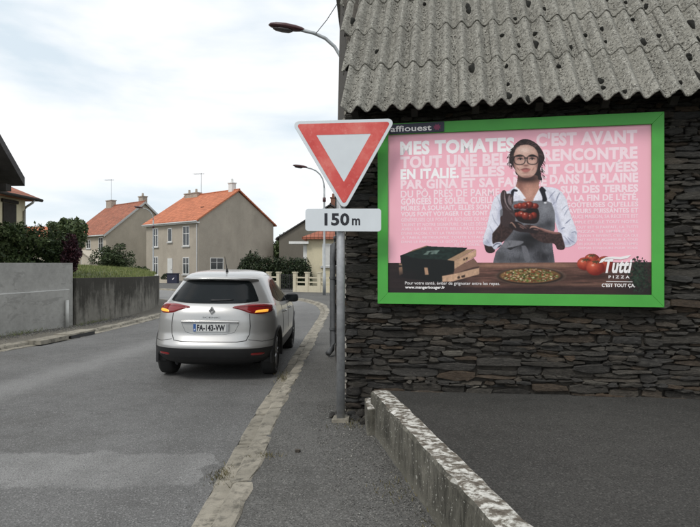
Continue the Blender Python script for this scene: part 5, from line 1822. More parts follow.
def chimney(ro, x, y, z0, z1, w, d, pots=1, mat='brick'):
    c = MB().box(x - w / 2, x + w / 2, y - d / 2, y + d / 2, z0, z1)
    c.box(x - w / 2 - 0.06, x + w / 2 + 0.06, y - d / 2 - 0.06, y + d / 2 + 0.06, z1 + 0.002, z1 + 0.10)
    for i in range(pots):
        px = x + (i - (pots - 1) / 2) * w / max(1, pots) * 1.1
        c.lathe([(0.0, z1 + 0.1), (0.13, z1 + 0.1), (0.11, z1 + 0.48), (0.0, z1 + 0.48)], 8, 'Z', (px, y, 0))
    return c.build('chimney', mat, ro)

# --- house A: orange roof
hA, rA = house('orange_roof_house', (-13.80, 50.0, 0), R(-40), 9.0, 9.1, 5.72, 8.78, 'render_grey', 'tile_orange',
               'grey-rendered house with a bright orange tiled roof and white windows')
window(hA, 'f', -7.65, -6.75, 3.35, 5.2)
window(hA, 'f', -5.0, -4.3, 3.78, 5.1, cross=False)
window(hA, 'f', -2.45, -1.4, 3.35, 5.2)
window(hA, 'f', -7.65, -6.75, 0.55, 2.38)
window(hA, 'f', -2.45, -1.45, 0.7, 2.28)
window(hA, 'g', 1.25, 2.75, 1.1, 2.25)
d_ = MB().box(-5.05, -4.2, -0.05, 0.05, 0.15, 2.2).build('door', 'door', hA)
MB().box(-4.35, -4.30, -0.12, -0.052, 1.1, 1.15).build('handle', 'metal_thin', d_)
MB().box(-5.3, -3.95, -0.9, -0.002, 0.0, 0.14).build('doorstep', 'gutter', hA)
MB().box(-9.2, 0.22, -0.30, -0.02, 5.40, 5.50).build('soffit', 'white_paint', hA)
chimney(rA, -7.4, 4.4, 8.0, 9.05, 2.3, 0.55, 2)
chimney(rA, -0.9, 4.5, 8.3, 9.55, 0.55, 0.5, 1, 'white_paint')
MB().tube([(-0.12, -0.10, 5.3), (-0.12, -0.10, 0.1)], 0.05, 8).build('downpipe', 'gutter', hA)
MB().box(-2.2, -1.8, 1.75, 1.95, 7.0, 7.15).build('roof_vent', 'pot', rA)
def aerial(parent, x, y, z0, z1, yaw=0.3):
    a = MB().tube([(x, y, z0), (x, y, z1)], 0.025, 6)
    c, s = math.cos(yaw), math.sin(yaw)
    a.tube([(x - 0.9 * c, y - 0.9 * s, z1 - 0.1), (x + 0.4 * c, y + 0.4 * s, z1 - 0.1)], 0.018, 6)
    for k in range(6):
        q = -0.85 + k * 0.2
        a.tube([(x + q * c - 0.3 * s, y + q * s + 0.3 * c, z1 - 0.1), (x + q * c + 0.3 * s, y + q * s - 0.3 * c, z1 - 0.1)], 0.012, 5)
    return a.build('aerial', 'metal_thin', parent)
aerial(rA, -6.2, 4.6, 8.6, 11.2, 0.4)
# --- house B: brown roof, further left
hB, rB = house('brown_roof_house', (-26.67, 60.0, 0), R(-40), 8.6, 9.0, 5.0, 8.75, 'render_beige', 'tile_brown',
               'beige house with a weathered red-brown tiled roof beyond the lawn')
window(hB, 'f', -1.65, -0.6, 2.9, 4.6)
window(hB, 'f', -4.6, -3.6, 3.4, 4.4)
window(hB, 'f', -7.2, -6.1, 2.6, 4.4)
window(hB, 'f', -1.65, -0.6, 0.5, 2.1)
MB().box(-6.0, -5.0, -0.05, 0.04, 0.0, 2.1).build('door', 'door', hB)
chimney(rB, -7.7, 4.4, 8.0, 9.45, 1.35, 0.6, 0)
chimney(rB, -1.2, 5.0, 8.2, 9.5, 0.9, 0.6, 1)
vg = MB()
for s_ in (0, 1):
    ya, yb = (-0.32, 4.5) if s_ == 0 else (9.32, 4.5)
    za_, zb2 = 5.0 - 0.32 * 0.833 - 0.14, 8.75 - 0.14
    vg.add([(0.205, ya, za_), (0.26, ya, za_), (0.26, yb, zb2), (0.205, yb, zb2), (0.205, ya, za_ + 0.26), (0.26, ya, za_ + 0.26), (0.26, yb, zb2 + 0.26), (0.205, yb, zb2 + 0.26)],
           [(0, 1, 2, 3), (4, 5, 6, 7), (0, 1, 5, 4), (1, 2, 6, 5), (2, 3, 7, 6), (3, 0, 4, 7)])
vg.build('verge_trim', 'gutter', hB)
aerial(rB, -7.6, 4.4, 9.4, 12.2, 0.5)
# small cream annex in front of house B
an_ = empty('garden_annex', (-22.0, 45.0, 0), R(-8))
MB().prism([(0, 0), (1.15, 0), (1.15, 1.9), (0, 2.65)], 1, 0, 2.2).build('wall', 'render_pale', an_)
MB().add([(-0.1, -0.15, 2.72), (1.35, -0.15, 1.78), (1.35, 2.35, 1.78), (-0.1, 2.35, 2.72), (-0.1, -0.15, 2.80), (1.35, -0.15, 1.86), (1.35, 2.35, 1.86), (-0.1, 2.35, 2.80)],
         [(3, 2, 1, 0), (4, 5, 6, 7), (0, 1, 5, 4), (1, 2, 6, 5), (2, 3, 7, 6), (3, 0, 4, 7)]).build('roof', 'render_pale', an_)
tag(an_, 'small cream outbuilding with a sloping top beyond the lawn, by the purple bush', 'shed')
# orange roof peeping above the shrubs
hF, rF = house('far_orange_house', (-33.4, 60.5, 0), R(0), 5.0, 6.0, 4.55, 5.75, 'render_pale', 'tile_orange', 'house whose orange roof just shows above the left shrubs')
window(hF, 'f', -2.5, -1.6, 1.4, 2.8)
# --- house C: cream with brown eaves, far left
hC = empty('cream_house', (-13.9, 17.6, 0))
MB().box(-8.0, 0, 0, 5.9, 0, 4.62).build('wall', 'render_cream', hC)
rf = MB()
ov = 0.42
ez, rz_ = 4.52, 6.2
a = [(-8 - ov, -ov, ez), (ov, -ov, ez), (ov, 5.9 + ov, ez), (-8 - ov, 5.9 + ov, ez), (-5.2, 2.95, rz_), (-2.8, 2.95, rz_)]
rf.add(a + [(x, y, z - 0.12) for x, y, z in a[:4]], [(0, 1, 5, 4), (1, 2, 5), (2, 3, 4, 5), (3, 0, 4), (6, 7, 8, 9), (0, 1, 7, 6), (1, 2, 8, 7), (2, 3, 9, 8), (3, 0, 6, 9)])
rC = rf.build('roof', 'tile_brown', hC)
gt = MB().tube([(ov + 0.06, -ov, ez - 0.08), (ov + 0.06, 5.9 + ov, ez - 0.08)], 0.07, 8)
gt.build('gutter', 'timber_dark', hC)
MB().tube([(ov + 0.05, 5.75, ez - 0.14), (ov - 0.02, 5.75, ez - 0.24), (0.12, 5.75, ez - 0.42), (0.06, 5.75, ez - 0.6), (0.06, 5.75, 1.0)], 0.05, 8).build('downpipe', 'gutter', hC, True)
w_ = MB().box(-0.04, 0.05, 4.35, 5.2, 3.0, 4.15).build('window', 'timber_dark', hC)
MB().box(0.0, 0.03, 4.45, 5.1, 3.08, 4.07).build('pane', 'glass_far', w_)
MB().box(0.02, 0.09, 4.25, 5.3, 4.17, 4.3).build('lintel', 'timber_dark', w_)
tag(hC, 'cream house with brown eaves and a bent downpipe behind the left shrubs', 'house')
# --- house D: dark gable roof at the left edge
hD = empty('dark_gable_house', (-10.62, 9.0, 0))
MB().prism([(0, 0), (7.4, 0), (7.4, 4.45), (3.7, 7.8), (0, 4.45)], 0, -8, 0).build('wall', 'render_pale', hD)
rf = MB()
for sgn in (0, 1):
    yo = -0.45 if sgn == 0 else 8.0
    ze = 4.36
    a = [(-8.2, yo, ze), (0.55, yo, ze), (0.55, 3.75, 8.15), (-8.2, 3.75, 8.15)]
    rf.add(a + [(x, y, z - 0.26) for x, y, z in a], [(0, 1, 2, 3), (7, 6, 5, 4), (0, 1, 5, 4), (1, 2, 6, 5), (2, 3, 7, 6), (3, 0, 4, 7)])
rf.build('roof', 'slate', hD)
MB().box(-0.02, 0.5, 7.15, 7.4, 3.85, 4.05).build('bracket', 'timber_dark', hD)
MB().box(0.12, 0.3, 7.0, 7.18, 1.2, 4.2).build('timber_post', 'timber_dark', hD)
w_ = MB().box(-0.03, 0.05, 4.6, 5.8, 2.0, 3.4).build('window', 'white_paint', hD)
MB().box(0.0, 0.06, 4.7, 5.7, 2.1, 3.3).build('pane', 'glass_far', w_)
tag(hD, 'house with a dark overhanging gable roof cut by the left edge of the picture', 'house')
# --- house E: cream bungalow behind the sign post
hE = empty('cream_bungalow', (-2.82, 36.0, 0))
MB().box(0, 9, 0, 7, 0, 3.45).build('wall', 'render_cream', hE)
rf = MB()
a = [(-0.3, -0.4, 3.42), (9.3, -0.4, 3.42), (9.3, 7.4, 3.42), (-0.3, 7.4, 3.42), (3.2, 3.5, 5.0), (5.8, 3.5, 5.0)]
rf.add(a + [(x, y, z - 0.14) for x, y, z in a[:4]], [(0, 1, 5, 4), (1, 2, 5), (2, 3, 4, 5), (3, 0, 4), (6, 7, 8, 9), (0, 1, 7, 6), (1, 2, 8, 7), (2, 3, 9, 8), (3, 0, 6, 9)])
rf.build('roof', 'tile_red', hE)
MB().box(-1.15, 0.12, -0.3, 1.5, 2.98, 3.14).build('porch_canopy', 'white_paint', hE)
MB().box(-0.26, -0.002, 0.1, 1.2, 0, 2.975).build('porch_pier', 'white_paint', hE)
w_ = MB().box(1.0, 2.3, -0.06, 0.04, 1.55, 3.0).build('window', 'white_paint', hE)
MB().box(1.1, 2.2, -0.075, 0.02, 1.65, 2.9).build('roller_shutter', 'door', w_)
MB().box(0.9, 2.4, -0.14, 0.03, 1.42, 1.545).build('sill', 'gutter', w_)
tag(hE, 'cream bungalow with a flat porch canopy behind the fence, beside the sign post', 'house')
# --- grey barn gable beyond the hedge
hG, rG = house('grey_barn', (3.2, 55.0, 0), R(90), 9.0, 10.3, 4.3, 7.55, 'render_old', 'slate', 'old grey barn gable rising behind the hedge')
hG.rotation_euler = (0, 0, R(-90))
hG.location = (-7.1, 55.0, 0)
hG['category'] = 'barn'
chimney(rG, -0.6, 5.4, 7.2, 8.3, 0.6, 0.5, 1, 'pot')

# --- cream garden fence
def fence():
    root = empty('garden_fence', (-1.5, 30.0, 0.078))
    A, B = Vector((-6.9, 33.8, 0)), Vector((0.6, 28.5, 0))
    A, B = Vector((-7.3, 34.0, 0.078)), Vector((-4.15, 32.0, 0.078))
    def run(p, q, n, gate=False):
        d = (q - p)
        L = d.length
        t = d.normalized()
        nrm = Vector((t.y, -t.x, 0))
        def blk(name, a, b, w, z0, z1, mat='fence_cream'):
            a_, b_ = p + t * a - root.location, p + t * b - root.location
            vs = [a_ - nrm * w, b_ - nrm * w, b_ + nrm * w, a_ + nrm * w]
            vs = [v + UP * z0 for v in vs] + [v + UP * z1 for v in vs]
            return mesh_obj(name, vs, [(0, 1, 2, 3), (4, 5, 6, 7), (0, 1, 5, 4), (1, 2, 6, 5), (2, 3, 7, 6), (3, 0, 4, 7)], mat, root)
        for i in range(n + 1):
            c = L * i / n
            blk('post', c - 0.10, c + 0.10, 0.10, 0, 1.08)
            blk('post_cap', c - 0.13, c + 0.13, 0.13, 1.082, 1.14)
            if i < n:
                e = L * (i + 1) / n
                blk('plinth', c + 0.102, e - 0.102, 0.07, 0, 0.36)
                blk('rail', c + 0.102, e - 0.102, 0.045, 0.52, 0.60)
                blk('rail', c + 0.102, e - 0.102, 0.045, 0.78, 0.86)
    C_, D_ = Vector((-3.15, 31.6, 0.078)), Vector((1.2, 29.4, 0.078))
    run(A, B, 5)
    run(C_, D_, 6)
    # dark gate
    t = (C_ - B)
    g = MB()
    for k in range(8):
        p = B + t * (0.14 + 0.72 * k / 7) - root.location
        g.tube([p + UP * 0.1, p + UP * 1.0], 0.022, 6)
    for zz in (0.14, 0.95):
        p, q = B + t * 0.12 - root.location, B + t * 0.88 - root.location
        g.tube([p + UP * zz, q + UP * zz], 0.022, 6)
    g.build('gate', 'black_plastic', root)
    tag(root, 'cream concrete garden fence with posts and rails and a dark gate, beyond the car', 'fence')
fence()
# dark cabinet by the house door
cab = empty('utility_cabinet', (-14.6, 45.3, 0), R(-10))
bevel(MB().box(-0.45, 0.45, -0.2, 0.2, 0, 0.85).build('body', 'navy', cab), 0.02)
MB().box(-0.5, 0.5, -0.25, 0.25, 0.852, 0.90).build('lid', 'navy', cab)
MB().prism([(0.02, 0.42), (0.2, 0.55), (0.22, 0.52), (0.08, 0.36)], 1, -0.206, -0.201).build('mark', 'ink', cab)
tag(cab, 'small dark cabinet standing before the orange-roofed house', 'cabinet')
# low rendered planter under the clipped ball
pln = empty('planter', (-15.6, 46.0, 0))
bevel(MB().box(-0.5, 0.5, -0.2, 0.2, 0, 0.35).build('body', 'render_pale', pln), 0.02)
tag(pln, 'low pale planter below the clipped ball bush', 'planter')

# ================================================================== CAR
def paint():
    n = NT('silver_paint')
    v = n.coord('Object')
    f = n.noise(v, 400, 2, 0.5)
    n.color(n.ramp(f, [(0.3, (0.43, 0.428, 0.42)), (0.7, (0.53, 0.527, 0.515))])).rough(0.32, 0.6, 0.5)
    n.b.inputs['Coat Weight'].default_value = 0.6
    n.b.inputs['Coat Roughness'].default_value = 0.06
    return n.m
M['paint'] = paint()
M['car_glass'] = plain('car_glass', (0.008, 0.010, 0.011), 0.09, 0.1, spec=0.22)
M['side_glass'] = plain('side_glass', (0.010, 0.012, 0.013), 0.12, 0.1, spec=0.2)
M['side_glass'].node_tree.nodes['Principled BSDF'].inputs['IOR'].default_value = 1.10
M['tyre'] = plain('tyre_rubber', (0.018, 0.018, 0.018), 0.85, 0.2, 20)
M['rim'] = plain('alloy_rim', (0.32, 0.32, 0.33), 0.35, 0.1, metal=0.7)
M['lamp_lens'] = plain('tail_lamp_red', (0.20, 0.008, 0.010), 0.12, 0.15, 12, coat=0.8)
M['lamp_dark'] = plain('tail_lamp_dark', (0.06, 0.004, 0.006), 0.15, 0.1)
M['chrome'] = plain('chrome', (0.62, 0.62, 0.63), 0.18, 0.05, metal=1.0)
M['gap'] = plain('panel_gap', (0.02, 0.02, 0.02), 0.8, 0.1)
M['plate_white'] = plain('plate_white', (0.62, 0.63, 0.62), 0.4, 0.03)
M['plate_blue'] = plain('plate_blue', (0.03, 0.10, 0.30), 0.4, 0.05)
def amber():
    n = NT('lit_indicator')
    n.color((0.7, 0.3, 0.03)).rough(0.3)
    n.b.inputs['Emission Color'].default_value = (1.0, 0.42, 0.06, 1)
    n.b.inputs['Emission Strength'].default_value = 0.75
    return n.m
M['amber'] = amber()
car = empty('silver_car', (-2.005, 7.74, 0.0))
car.scale = (0.97, 0.98, 0.982)
car.rotation_euler = (0, R(0.7), R(0.5))
tag(car, 'silver people carrier seen from behind with its indicators lit, driving away', 'car')
ZT = [.20, .28, .36, .44, .50, .54, .60, .70, .80, .90, 1.00, 1.06, 1.12, 1.20, 1.30, 1.40, 1.47, 1.52, 1.56, 1.59, 1.612, 1.625]
RT = [.42, .17, .06, .02, .00, .00, .03, .075, .080, .085, .10, .125, .17, .25, .35, .45, .51, .55, .64, .82, 1.12, 1.5]
WT = [.80, .87, .91, .925, .93, .93, .93, .93, .928, .92, .90, .88, .85, .805, .755, .705, .665, .63, .585, .52, .42, .28]
FT = [4.2, 4.30, 4.36, 4.38, 4.38, 4.38, 4.37, 4.33, 4.28, 4.15, 3.85, 3.55, 3.40, 3.22, 2.98, 2.75, 2.60, 2.48, 2.38, 2.26, 2.1, 1.9]
def smooth_tab(zt, tt):
    zz = np.linspace(zt[0], zt[-1], 400)
    vv_ = np.interp(zz, zt, tt)
    ker = np.exp(-np.linspace(-2, 2, 13) ** 2); ker /= ker.sum()
    pad = np.concatenate([np.full(6, vv_[0]) - np.arange(6, 0, -1) * (vv_[1] - vv_[0]), vv_, np.full(6, vv_[-1]) + np.arange(1, 7) * (vv_[-1] - vv_[-2])])
    vv_ = np.convolve(pad, ker, 'valid')
    return lambda z: float(np.interp(z, zz, vv_))
fr_, fw_, ff_ = smooth_tab(ZT, RT), smooth_tab(ZT, WT), smooth_tab(ZT, FT)
NR, NF = 3.1, 2.7
def Dr(z): return min(0.85, (ff_(z) - fr_(z)) * 0.45)
def Df(z): return min(1.1, (ff_(z) - fr_(z)) * 0.45)
def rear_y(x, z):
    s = min(0.9999, abs(x) / fw_(z))
    return fr_(z) + Dr(z) * (1 - (1 - s ** NR) ** (1 / NR))
def side_x(y, z):
    y0_, d = fr_(z), Dr(z)
    if y < y0_ + d:
        t = min(1, max(0, 1 - (y - y0_) / d))
        return fw_(z) * (1 - t ** NR) ** (1 / NR)
    y1_, d2 = ff_(z), Df(z)
    if y > y1_ - d2:
        t = min(1, max(0, (y - (y1_ - d2)) / d2))
        return fw_(z) * (1 - t ** NF) ** (1 / NF)
    return fw_(z)
def slice_pts(z):
    out = []
    nR, nS, nF = 41, 44, 25
    w, r0, f0, d, d2 = fw_(z), fr_(z), ff_(z), Dr(z), Df(z)
    for k in range(nR):
        ph = -math.pi / 2 + math.pi * k / (nR - 1)
        s = math.copysign(abs(math.sin(ph)) ** (2 / NR), math.sin(ph))
        out.append((w * s, r0 + d * (1 - abs(math.cos(ph)) ** (2 / NR)), z))
    for k in range(1, nS):
        out.append((w, r0 + d + (f0 - d2 - r0 - d) * k / nS, z))
    for k in range(nF):
        ph = math.pi / 2 - math.pi * k / (nF - 1)
        s = math.copysign(abs(math.sin(ph)) ** (2 / NF), math.sin(ph))
        out.append((w * s, f0 - d2 * (1 - abs(math.cos(ph)) ** (2 / NF)), z))
    for k in range(1, nS):
        out.append((-w, f0 - d2 + (r0 + d - f0 + d2) * k / nS, z))
    return out
AX = (0.80, 3.50)
WR = 0.345
def body_part(name, zs, mat, top=False, bottom=False):
    vs, fs = [], []
    for z in zs: vs += slice_pts(z)
    n = len(vs) // len(zs)
    for i in range(len(zs) - 1):
        for k in range(n):
            q = (i * n + k, i * n + (k + 1) % n, (i + 1) * n + (k + 1) % n, (i + 1) * n + k)
            c = sum((Vector(vs[j]) for j in q), Vector()) / 4
            if abs(c.x) > 0.6 and any((c.y - a) ** 2 + (c.z - WR) ** 2 < 0.385 ** 2 for a in AX): continue
            fs.append(q)
    if top: fs.append(tuple(range((len(zs) - 1) * n, len(zs) * n)))
    if bottom: fs.append(tuple(range(n)))
    return mesh_obj(name, vs, fs, mat, car, True)
body_part('lower_trim', list(np.linspace(0.20, 0.505, 14)), 'black_plastic', bottom=True)
zup = [0.505] + list(np.linspace(0.515, 0.62, 8)) + list(np.linspace(0.65, 1.45, 34)) + list(np.linspace(1.46, 1.60, 16)) + [1.606, 1.612, 1.617, 1.621, 1.625]
body = body_part('body', zup, 'paint', top=True)
# dark inner box so the arches are not see-through
MB().box(-0.62, 0.62, 0.9, 4.0, 0.30, 0.95).build('underbody', 'black_plastic', car)
for ay in AX:
    for sx in (-1, 1):
        a = MB()
        vs, fs = [], []
        m = 22
        for k in range(m + 1):
            t = -0.25 + (math.pi + 0.5) * k / m
            for (r, dx) in ((0.375, -0.14), (0.375, 0.012), (0.40, 0.016), (0.425, 0.010), (0.43, -0.02)):
                y, z = ay + r * math.cos(t), WR + r * math.sin(t)
                z = max(0.2, z)
                vs.append((sx * (side_x(y, max(0.46, z)) + dx), y, z))
        for k in range(m):
            for j in range(4):
                fs.append((k * 5 + j, k * 5 + j + 1, k * 5 + j + 6, k * 5 + j + 5))
        mesh_obj('arch_trim', vs, fs, 'black_plastic', car, True)
        # wheel
        x1 = sx * 0.905
        x0_ = sx * 0.68
        w_ = empty('wheel', (0, ay, WR))
        w_.parent = car
        ty = MB().lathe([(0.22, x0_), (0.30, x0_), (0.335, x0_ + sx * 0.015), (WR, x0_ + sx * 0.05), (WR, x1 - sx * 0.05), (0.335, x1 - sx * 0.012), (0.30, x1), (0.262, x1 - sx * 0.008), (0.258, x1 - sx * 0.03)], 40, 'X').build('tyre', 'tyre', w_, True)
        rm = MB().lathe([(0.258, x1 - sx * 0.03), (0.25, x1 - sx * 0.02), (0.245, x1 - sx * 0.06), (0.24, x0_ + sx * 0.02)], 40, 'X')
        for k in range(5):
            t = 2 * math.pi * k / 5
            for dt in (-0.16, 0.16):
                p = Vector((x1 - sx * 0.03, math.cos(t) * 0.04, math.sin(t) * 0.04))
                q = Vector((x1 - sx * 0.035, math.cos(t + dt) * 0.25, math.sin(t + dt) * 0.25))
                rm.tube([p, q], 0.022, 6)
        rm.lathe([(0.0, x1 - sx * 0.012), (0.05, x1 - sx * 0.015), (0.06, x1 - sx * 0.05)], 16, 'X')
        rm.build('rim', 'rim', w_, True)
        MB().lathe([(0.0, x0_ + sx * 0.08), (0.16, x0_ + sx * 0.08), (0.16, x0_ + sx * 0.10), (0.0, x0_ + sx * 0.10)], 20, 'X').build('brake_disc', 'pipe', w_)

def rear_patch(name, cols, off, mat, parent, nrow=6, ncol=None, dens=0.02, edge=0.0):
    xs = [c[0] for c in cols]
    ncol = max(4, int((xs[-1] - xs[0]) / dens))
    vs, fs = [], []
    for i in range(ncol + 1):
        x = xs[0] + (xs[-1] - xs[0]) * i / ncol
        lo, hi = np.interp(x, xs, [c[1] for c in cols]), np.interp(x, xs, [c[2] for c in cols])
        for j in range(nrow + 1):
            z = lo + (hi - lo) * j / nrow
            e = edge if (i in (0, ncol) or j in (0, nrow)) else off
            # push along the outward normal
            y = rear_y(x, z)
            nx = -(rear_y(x + 0.01, z) - rear_y(x - 0.01, z)) / 0.02
            nz = -(rear_y(x, z + 0.01) - rear_y(x, z - 0.01)) / 0.02
            nv = Vector((-nx, -1, -nz))
            nv = Vector((-nx * -1 * -1, -1, 0))
            g = Vector((-(rear_y(x + 0.01, z) - rear_y(x - 0.01, z)) / 0.02, 1, -(rear_y(x, z + 0.01) - rear_y(x, z - 0.01)) / 0.02)).normalized()
            p = Vector((x, y, z)) - g * (e + 0.0015)
            vs.append(p)
    n = nrow + 1
    for i in range(ncol):
        for j in range(nrow):
            fs.append((i * n + j, i * n + j + 1, (i + 1) * n + j + 1, (i + 1) * n + j))
    return mesh_obj(name, vs, fs, mat, parent, True)
def rear_ribbon(name, pts, w, off, mat, parent, closed=False):
    P = []
    for a, b in zip(pts[:-1], pts[1:]):
        m = max(1, int(math.hypot(b[0] - a[0], b[1] - a[1]) / 0.03))
        for k in range(m): P.append((a[0] + (b[0] - a[0]) * k / m, a[1] + (b[1] - a[1]) * k / m))
    P.append(pts[-1])
    mb = MB()
    mb.tube([(x, rear_y(x, z) - off, z) for x, z in P], w, 6)
    return mb.build(name, mat, parent, True)
# rear window
gl = []
for k in range(33):
    x = -0.655 + 1.31 * k / 32
    u_ = abs(x) / 0.655
    lo = 1.142 + 0.03 * u_ ** 3
    hi = 1.468 - 0.02 * u_ ** 2 - 0.27 * max(0, (u_ - 0.74) / 0.26) ** 1.35
    gl.append((x, lo, max(lo + 0.012, hi)))
rw = rear_patch('rear_window', gl, 0.012, 'car_glass', car, nrow=14, dens=0.025, edge=0.007)
wp_ = MB().tube([(-0.02 + 0.33 * k / 6, rear_y(-0.02 + 0.33 * k / 6, 1.185 + 0.012 * k / 6) - 0.022, 1.185 + 0.012 * k / 6) for k in range(7)], [0.022, 0.018, 0.014, 0.012, 0.012, 0.010, 0.008], 6)
wp_.build('wiper', 'black_plastic', rw, True)
# roof spoiler over the window
vs, fs = [], []
m = 24
for k in range(m + 1):
    x = -0.60 + 1.2 * k / m
    u_ = abs(x) / 0.6
    z = 1.475 - 0.02 * u_ ** 2
    yb = rear_y(x, z)
    lip = 0.085 * (1 - u_ ** 6)
    zt = 1.555 - 0.05 * u_ ** 2.5
    vs += [(x, yb - 0.002, z), (x, yb - lip, z + 0.018), (x, yb - lip + 0.012, z + 0.042), (x, rear_y(min(max(x, -.52), .52), zt) + 0.16, zt + 0.028 - 0.04 * u_ ** 3), (x, yb + 0.10, z)]
for k in range(m):
    for j in range(5):
        fs.append((k * 5 + j, k * 5 + (j + 1) % 5, k * 5 + 5 + (j + 1) % 5, k * 5 + 5 + j))
fs += [(0, 1, 2, 3, 4), tuple(m * 5 + j for j in range(5))]
sp = mesh_obj('spoiler', vs, fs, 'paint', car, True)
# tail lamps
for sx in (-1, 1):
    cols = [(.315, 1.082, 1.094), (.42, 1.06, 1.118), (.50, 1.032, 1.13), (.56, 1.008, 1.136), (.66, .994, 1.139), (.76, .992, 1.134), (.83, 1.005, 1.122), (.862, 1.025, 1.10)]
    cols = [(sx * a, b, c) for a, b, c in cols]
    if sx < 0: cols = cols[::-1]
    tl_ = rear_patch('tail_lamp', cols, 0.016, 'lamp_lens', car, nrow=8)
    c2 = [(.62, 1.006, 1.03), (.67, 1.003, 1.050), (.76, 1.001, 1.058), (.815, 1.010, 1.052)]
    c2 = [(sx * a, b, c) for a, b, c in c2]
    if sx < 0: c2 = c2[::-1]
    rear_patch('indicator', c2, 0.021, 'amber', tl_, nrow=5)
    c3 = [(.36, 1.085, 1.092), (.50, 1.085, 1.094), (.70, 1.083, 1.093), (.83, 1.076, 1.085)]
    c3 = [(sx * a, b, c) for a, b, c in c3]
    if sx < 0: c3 = c3[::-1]
    rear_patch('light_bar', c3, 0.020, 'lamp_dark', tl_, nrow=3)
    c4 = [(.60, .40, .425), (.64, .392, .432), (.74, .392, .432), (.78, .40, .425)]
    c4 = [(sx * a, b, c) for a, b, c in c4]
    if sx < 0: c4 = c4[::-1]
    rear_patch('reflector', c4, 0.010, 'lamp_lens', car, nrow=3)
# hatch outline, chrome strip, plate
rear_ribbon('panel_gap', [(-0.565, 1.0), (-0.58, 0.82), (-0.57, 0.70), (-0.53, 0.615), (-0.40, 0.60), (0.40, 0.60), (0.53, 0.615), (0.57, 0.70), (0.58, 0.82), (0.565, 1.0)], 0.006, -0.001, 'gap', car)
rear_ribbon('panel_gap', [(-0.92, 0.60), (-0.75, 0.596), (-0.56, 0.63)], 0.004, -0.001, 'gap', car)
rear_ribbon('panel_gap', [(0.92, 0.60), (0.75, 0.596), (0.56, 0.63)], 0.004, -0.001, 'gap', car)
# recessed-looking plate panel with its upper lip
lip = MB()
for sgn in (0,):
    P = [(-0.42 + 0.84 * k / 20) for k in range(21)]
    vs, fs = [], []
    for x in P:
        z = 0.885 + 0.006 * (1 - (x / .42) ** 2)
        y = rear_y(x, z)
        vs += [(x, y + 0.01, z - 0.012), (x, y - 0.028, z - 0.010), (x, y - 0.030, z + 0.004), (x, y + 0.004, z + 0.022)]
    for k in range(20):
        for j in range(4):
            fs.append((k * 4 + j, k * 4 + (j + 1) % 4, k * 4 + 4 + (j + 1) % 4, k * 4 + 4 + j))
    mesh_obj('plate_lip', vs, fs, 'paint', car, True)
rear_ribbon('chrome_strip', [(-0.42, 0.868), (0.42, 0.868)], 0.007, 0.012, 'chrome', car)
rear_ribbon('panel_crease', [(-0.42, 0.855), (-0.36, 0.735), (-0.24, 0.705), (0.24, 0.705), (0.36, 0.735), (0.42, 0.855)], 0.003, -0.001, 'pipe', car)
yp = rear_y(0, 0.80) - 0.018
PX0 = 0.02
bx_ = MB().box(PX0 - 0.26, PX0 + 0.26, yp, yp + 0.03, 0.745, 0.855).build('number_plate', 'plate_white', car)
MB().box(PX0 - 0.259, PX0 - 0.218, yp - 0.0012, yp - 0.0004, 0.746, 0.854).build('blue_band', 'plate_blue', bx_)
MB().box(PX0 + 0.218, PX0 + 0.259, yp - 0.0012, yp - 0.0004, 0.746, 0.854).build('region_band', 'sign_back', bx_)
pf = lambda x, z: (x, yp - 0.002, z)
lettering('lettering', 'FA-143-VW', PX0 - 0.205, PX0 + 0.205, 0.762, 0.078, pf, 'black', bx_, 0.045)
lettering('lettering', 'F', PX0 - 0.246, PX0 - 0.230, 0.758, 0.026, pf, 'ink', bx_, 0.01)
# badge and name
bz, bxx = 1.045, 0.02
yb_ = rear_y(0, bz - 0.06) - 0.010
bd = MB()
for (a, b) in (((0, 0.058), (-0.042, 0)), ((-0.042, 0), (0, -0.058)), ((0, -0.058), (0.042, 0)), ((0.042, 0), (0, 0.058))):
    ai, bi_ = (a[0] * .55, a[1] * .55), (b[0] * .55, b[1] * .55)
    q = [(bxx + p[0], bz + p[1]) for p in (a, b, bi_, ai)]
    bd.prism(q, 1, yb_, yb_ + 0.045)
bd.build('badge', 'chrome', car)
nf = lambda x, z: (x, rear_y(x, z) - 0.006, z)
lettering('name_lettering', 'SCENIC', bxx - 0.13, bxx + 0.13, 0.938, 0.019, nf, 'pipe', car, 0.0)
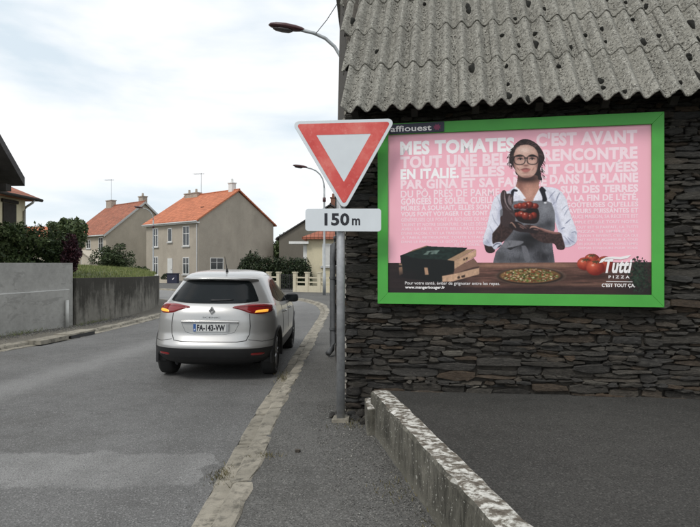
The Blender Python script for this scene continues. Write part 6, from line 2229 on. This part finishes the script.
# side windows and shut lines
def side_patch(name, cols, sx, off, mat, parent, nrow=8):
    ys = [c[0] for c in cols]
    nc = max(4, int((ys[-1] - ys[0]) / 0.05))
    vs, fs = [], []
    for i in range(nc + 1):
        y = ys[0] + (ys[-1] - ys[0]) * i / nc
        lo, hi = np.interp(y, ys, [c[1] for c in cols]), np.interp(y, ys, [c[2] for c in cols])
        for j in range(nrow + 1):
            z = lo + (hi - lo) * j / nrow
            vs.append((sx * (side_x(y, z) + off), y, z + off * 0.4))
    n = nrow + 1
    for i in range(nc):
        for j in range(nrow):
            fs.append((i * n + j, i * n + j + 1, (i + 1) * n + j + 1, (i + 1) * n + j))
    return mesh_obj(name, vs, fs, mat, parent, True)
for sx in (-1, 1):
    side_patch('side_window', [(0.98, 1.20, 1.215), (1.12, 1.14, 1.36), (1.42, 1.10, 1.45)], sx, 0.004, 'side_glass', car)
    side_patch('side_window', [(1.47, 1.095, 1.455), (2.20, 1.065, 1.475)], sx, 0.004, 'side_glass', car)
    side_patch('side_window', [(2.27, 1.062, 1.475), (2.52, 1.055, 1.47), (2.95, 1.05, 1.27), (3.22, 1.05, 1.09)], sx, 0.004, 'side_glass', car)
    for y in (1.40, 2.24, 3.25):
        MB().tube([(sx * (side_x(y, z) - 0.001), y - (0.25 * max(0, 0.75 - z) if y < 1.5 else 0), z) for z in np.linspace(0.58, 1.05, 12)], 0.005, 6).build('panel_gap', 'gap', car)
    for y in (1.56, 2.40):
        MB().tube([(sx * (side_x(y, 0.93) + 0.005), y, 0.93), (sx * (side_x(y, 0.93) + 0.035), y + 0.04, 0.935), (sx * (side_x(y, 0.93) + 0.035), y + 0.17, 0.935), (sx * (side_x(y, 0.93) + 0.005), y + 0.21, 0.93)], 0.014, 8).build('door_handle', 'paint', car, True)
    # mirror
    mr = empty('wing_mirror', (sx * 0.945, 2.70, 1.09))
    mr.parent = car
    bm = bmesh.new()
    bmesh.ops.create_uvsphere(bm, u_segments=20, v_segments=12, radius=1.0)
    for v in bm.verts:
        c = v.co
        f = lambda t: math.copysign(abs(t) ** 0.6, t)
        v.co = Vector((f(c.x) * 0.125, f(c.y) * 0.07 + (0.03 if c.y > 0 else 0) * c.y, f(c.z) * 0.082))
    me = bpy.data.meshes.new('housing')
    bm.to_mesh(me); bm.free()
    me.materials.append(M['black_plastic'])
    me.shade_smooth()
    h_ = bpy.data.objects.new('housing', me)
    col.objects.link(h_); h_.parent = mr
    MB().box(-0.10, 0.10, -0.074, -0.069, -0.06, 0.06).build('mirror_glass', 'car_glass', mr)
    MB().tube([(-sx * 0.06, 0.02, -0.05), (-sx * 0.14, 0.06, -0.07)], 0.025, 8).build('mount', 'black_plastic', mr)
# windscreen, headlamps (front, away from the camera)
def front_y(x, z):
    s = min(0.9999, abs(x) / fw_(z))
    return ff_(z) - Df(z) * (1 - (1 - s ** NF) ** (1 / NF))
vs, fs = [], []
for i in range(25):
    x = -0.58 + 1.16 * i / 24
    for j in range(11):
        z = 1.08 + 0.40 * j / 10
        xx = x * (1 + (1.48 - z) * 0.35)
        vs.append((xx, front_y(xx, z) + 0.006, z + 0.004))
for i in range(24):
    for j in range(10):
        a = i * 11 + j
        fs.append((a, a + 1, a + 12, a + 11))
mesh_obj('windscreen', vs, fs, 'car_glass', car, True)
for sx in (-1, 1):
    vs, fs = [], []
    for i in range(9):
        x = sx * (0.50 + 0.36 * i / 8)
        for j in range(5):
            z = 0.74 + 0.12 * j / 4
            vs.append((x, front_y(x, z) + 0.008, z))
    for i in range(8):
        for j in range(4):
            a = i * 5 + j
            fs.append((a, a + 1, a + 6, a + 5))
    mesh_obj('headlamp', vs, fs, 'lamp_glass', car, True)
# aerial on the roof
aer = MB().tube([(0.06, 0.93, 1.60), (0.06, 0.90, 1.66), (0.055, 0.76, 1.84)], [0.024, 0.008, 0.003], 8)
aer.build('aerial', 'black_plastic', car, True)

for o in list(sc.objects):
    if o.type == 'EMPTY': o.empty_display_size = 0.1
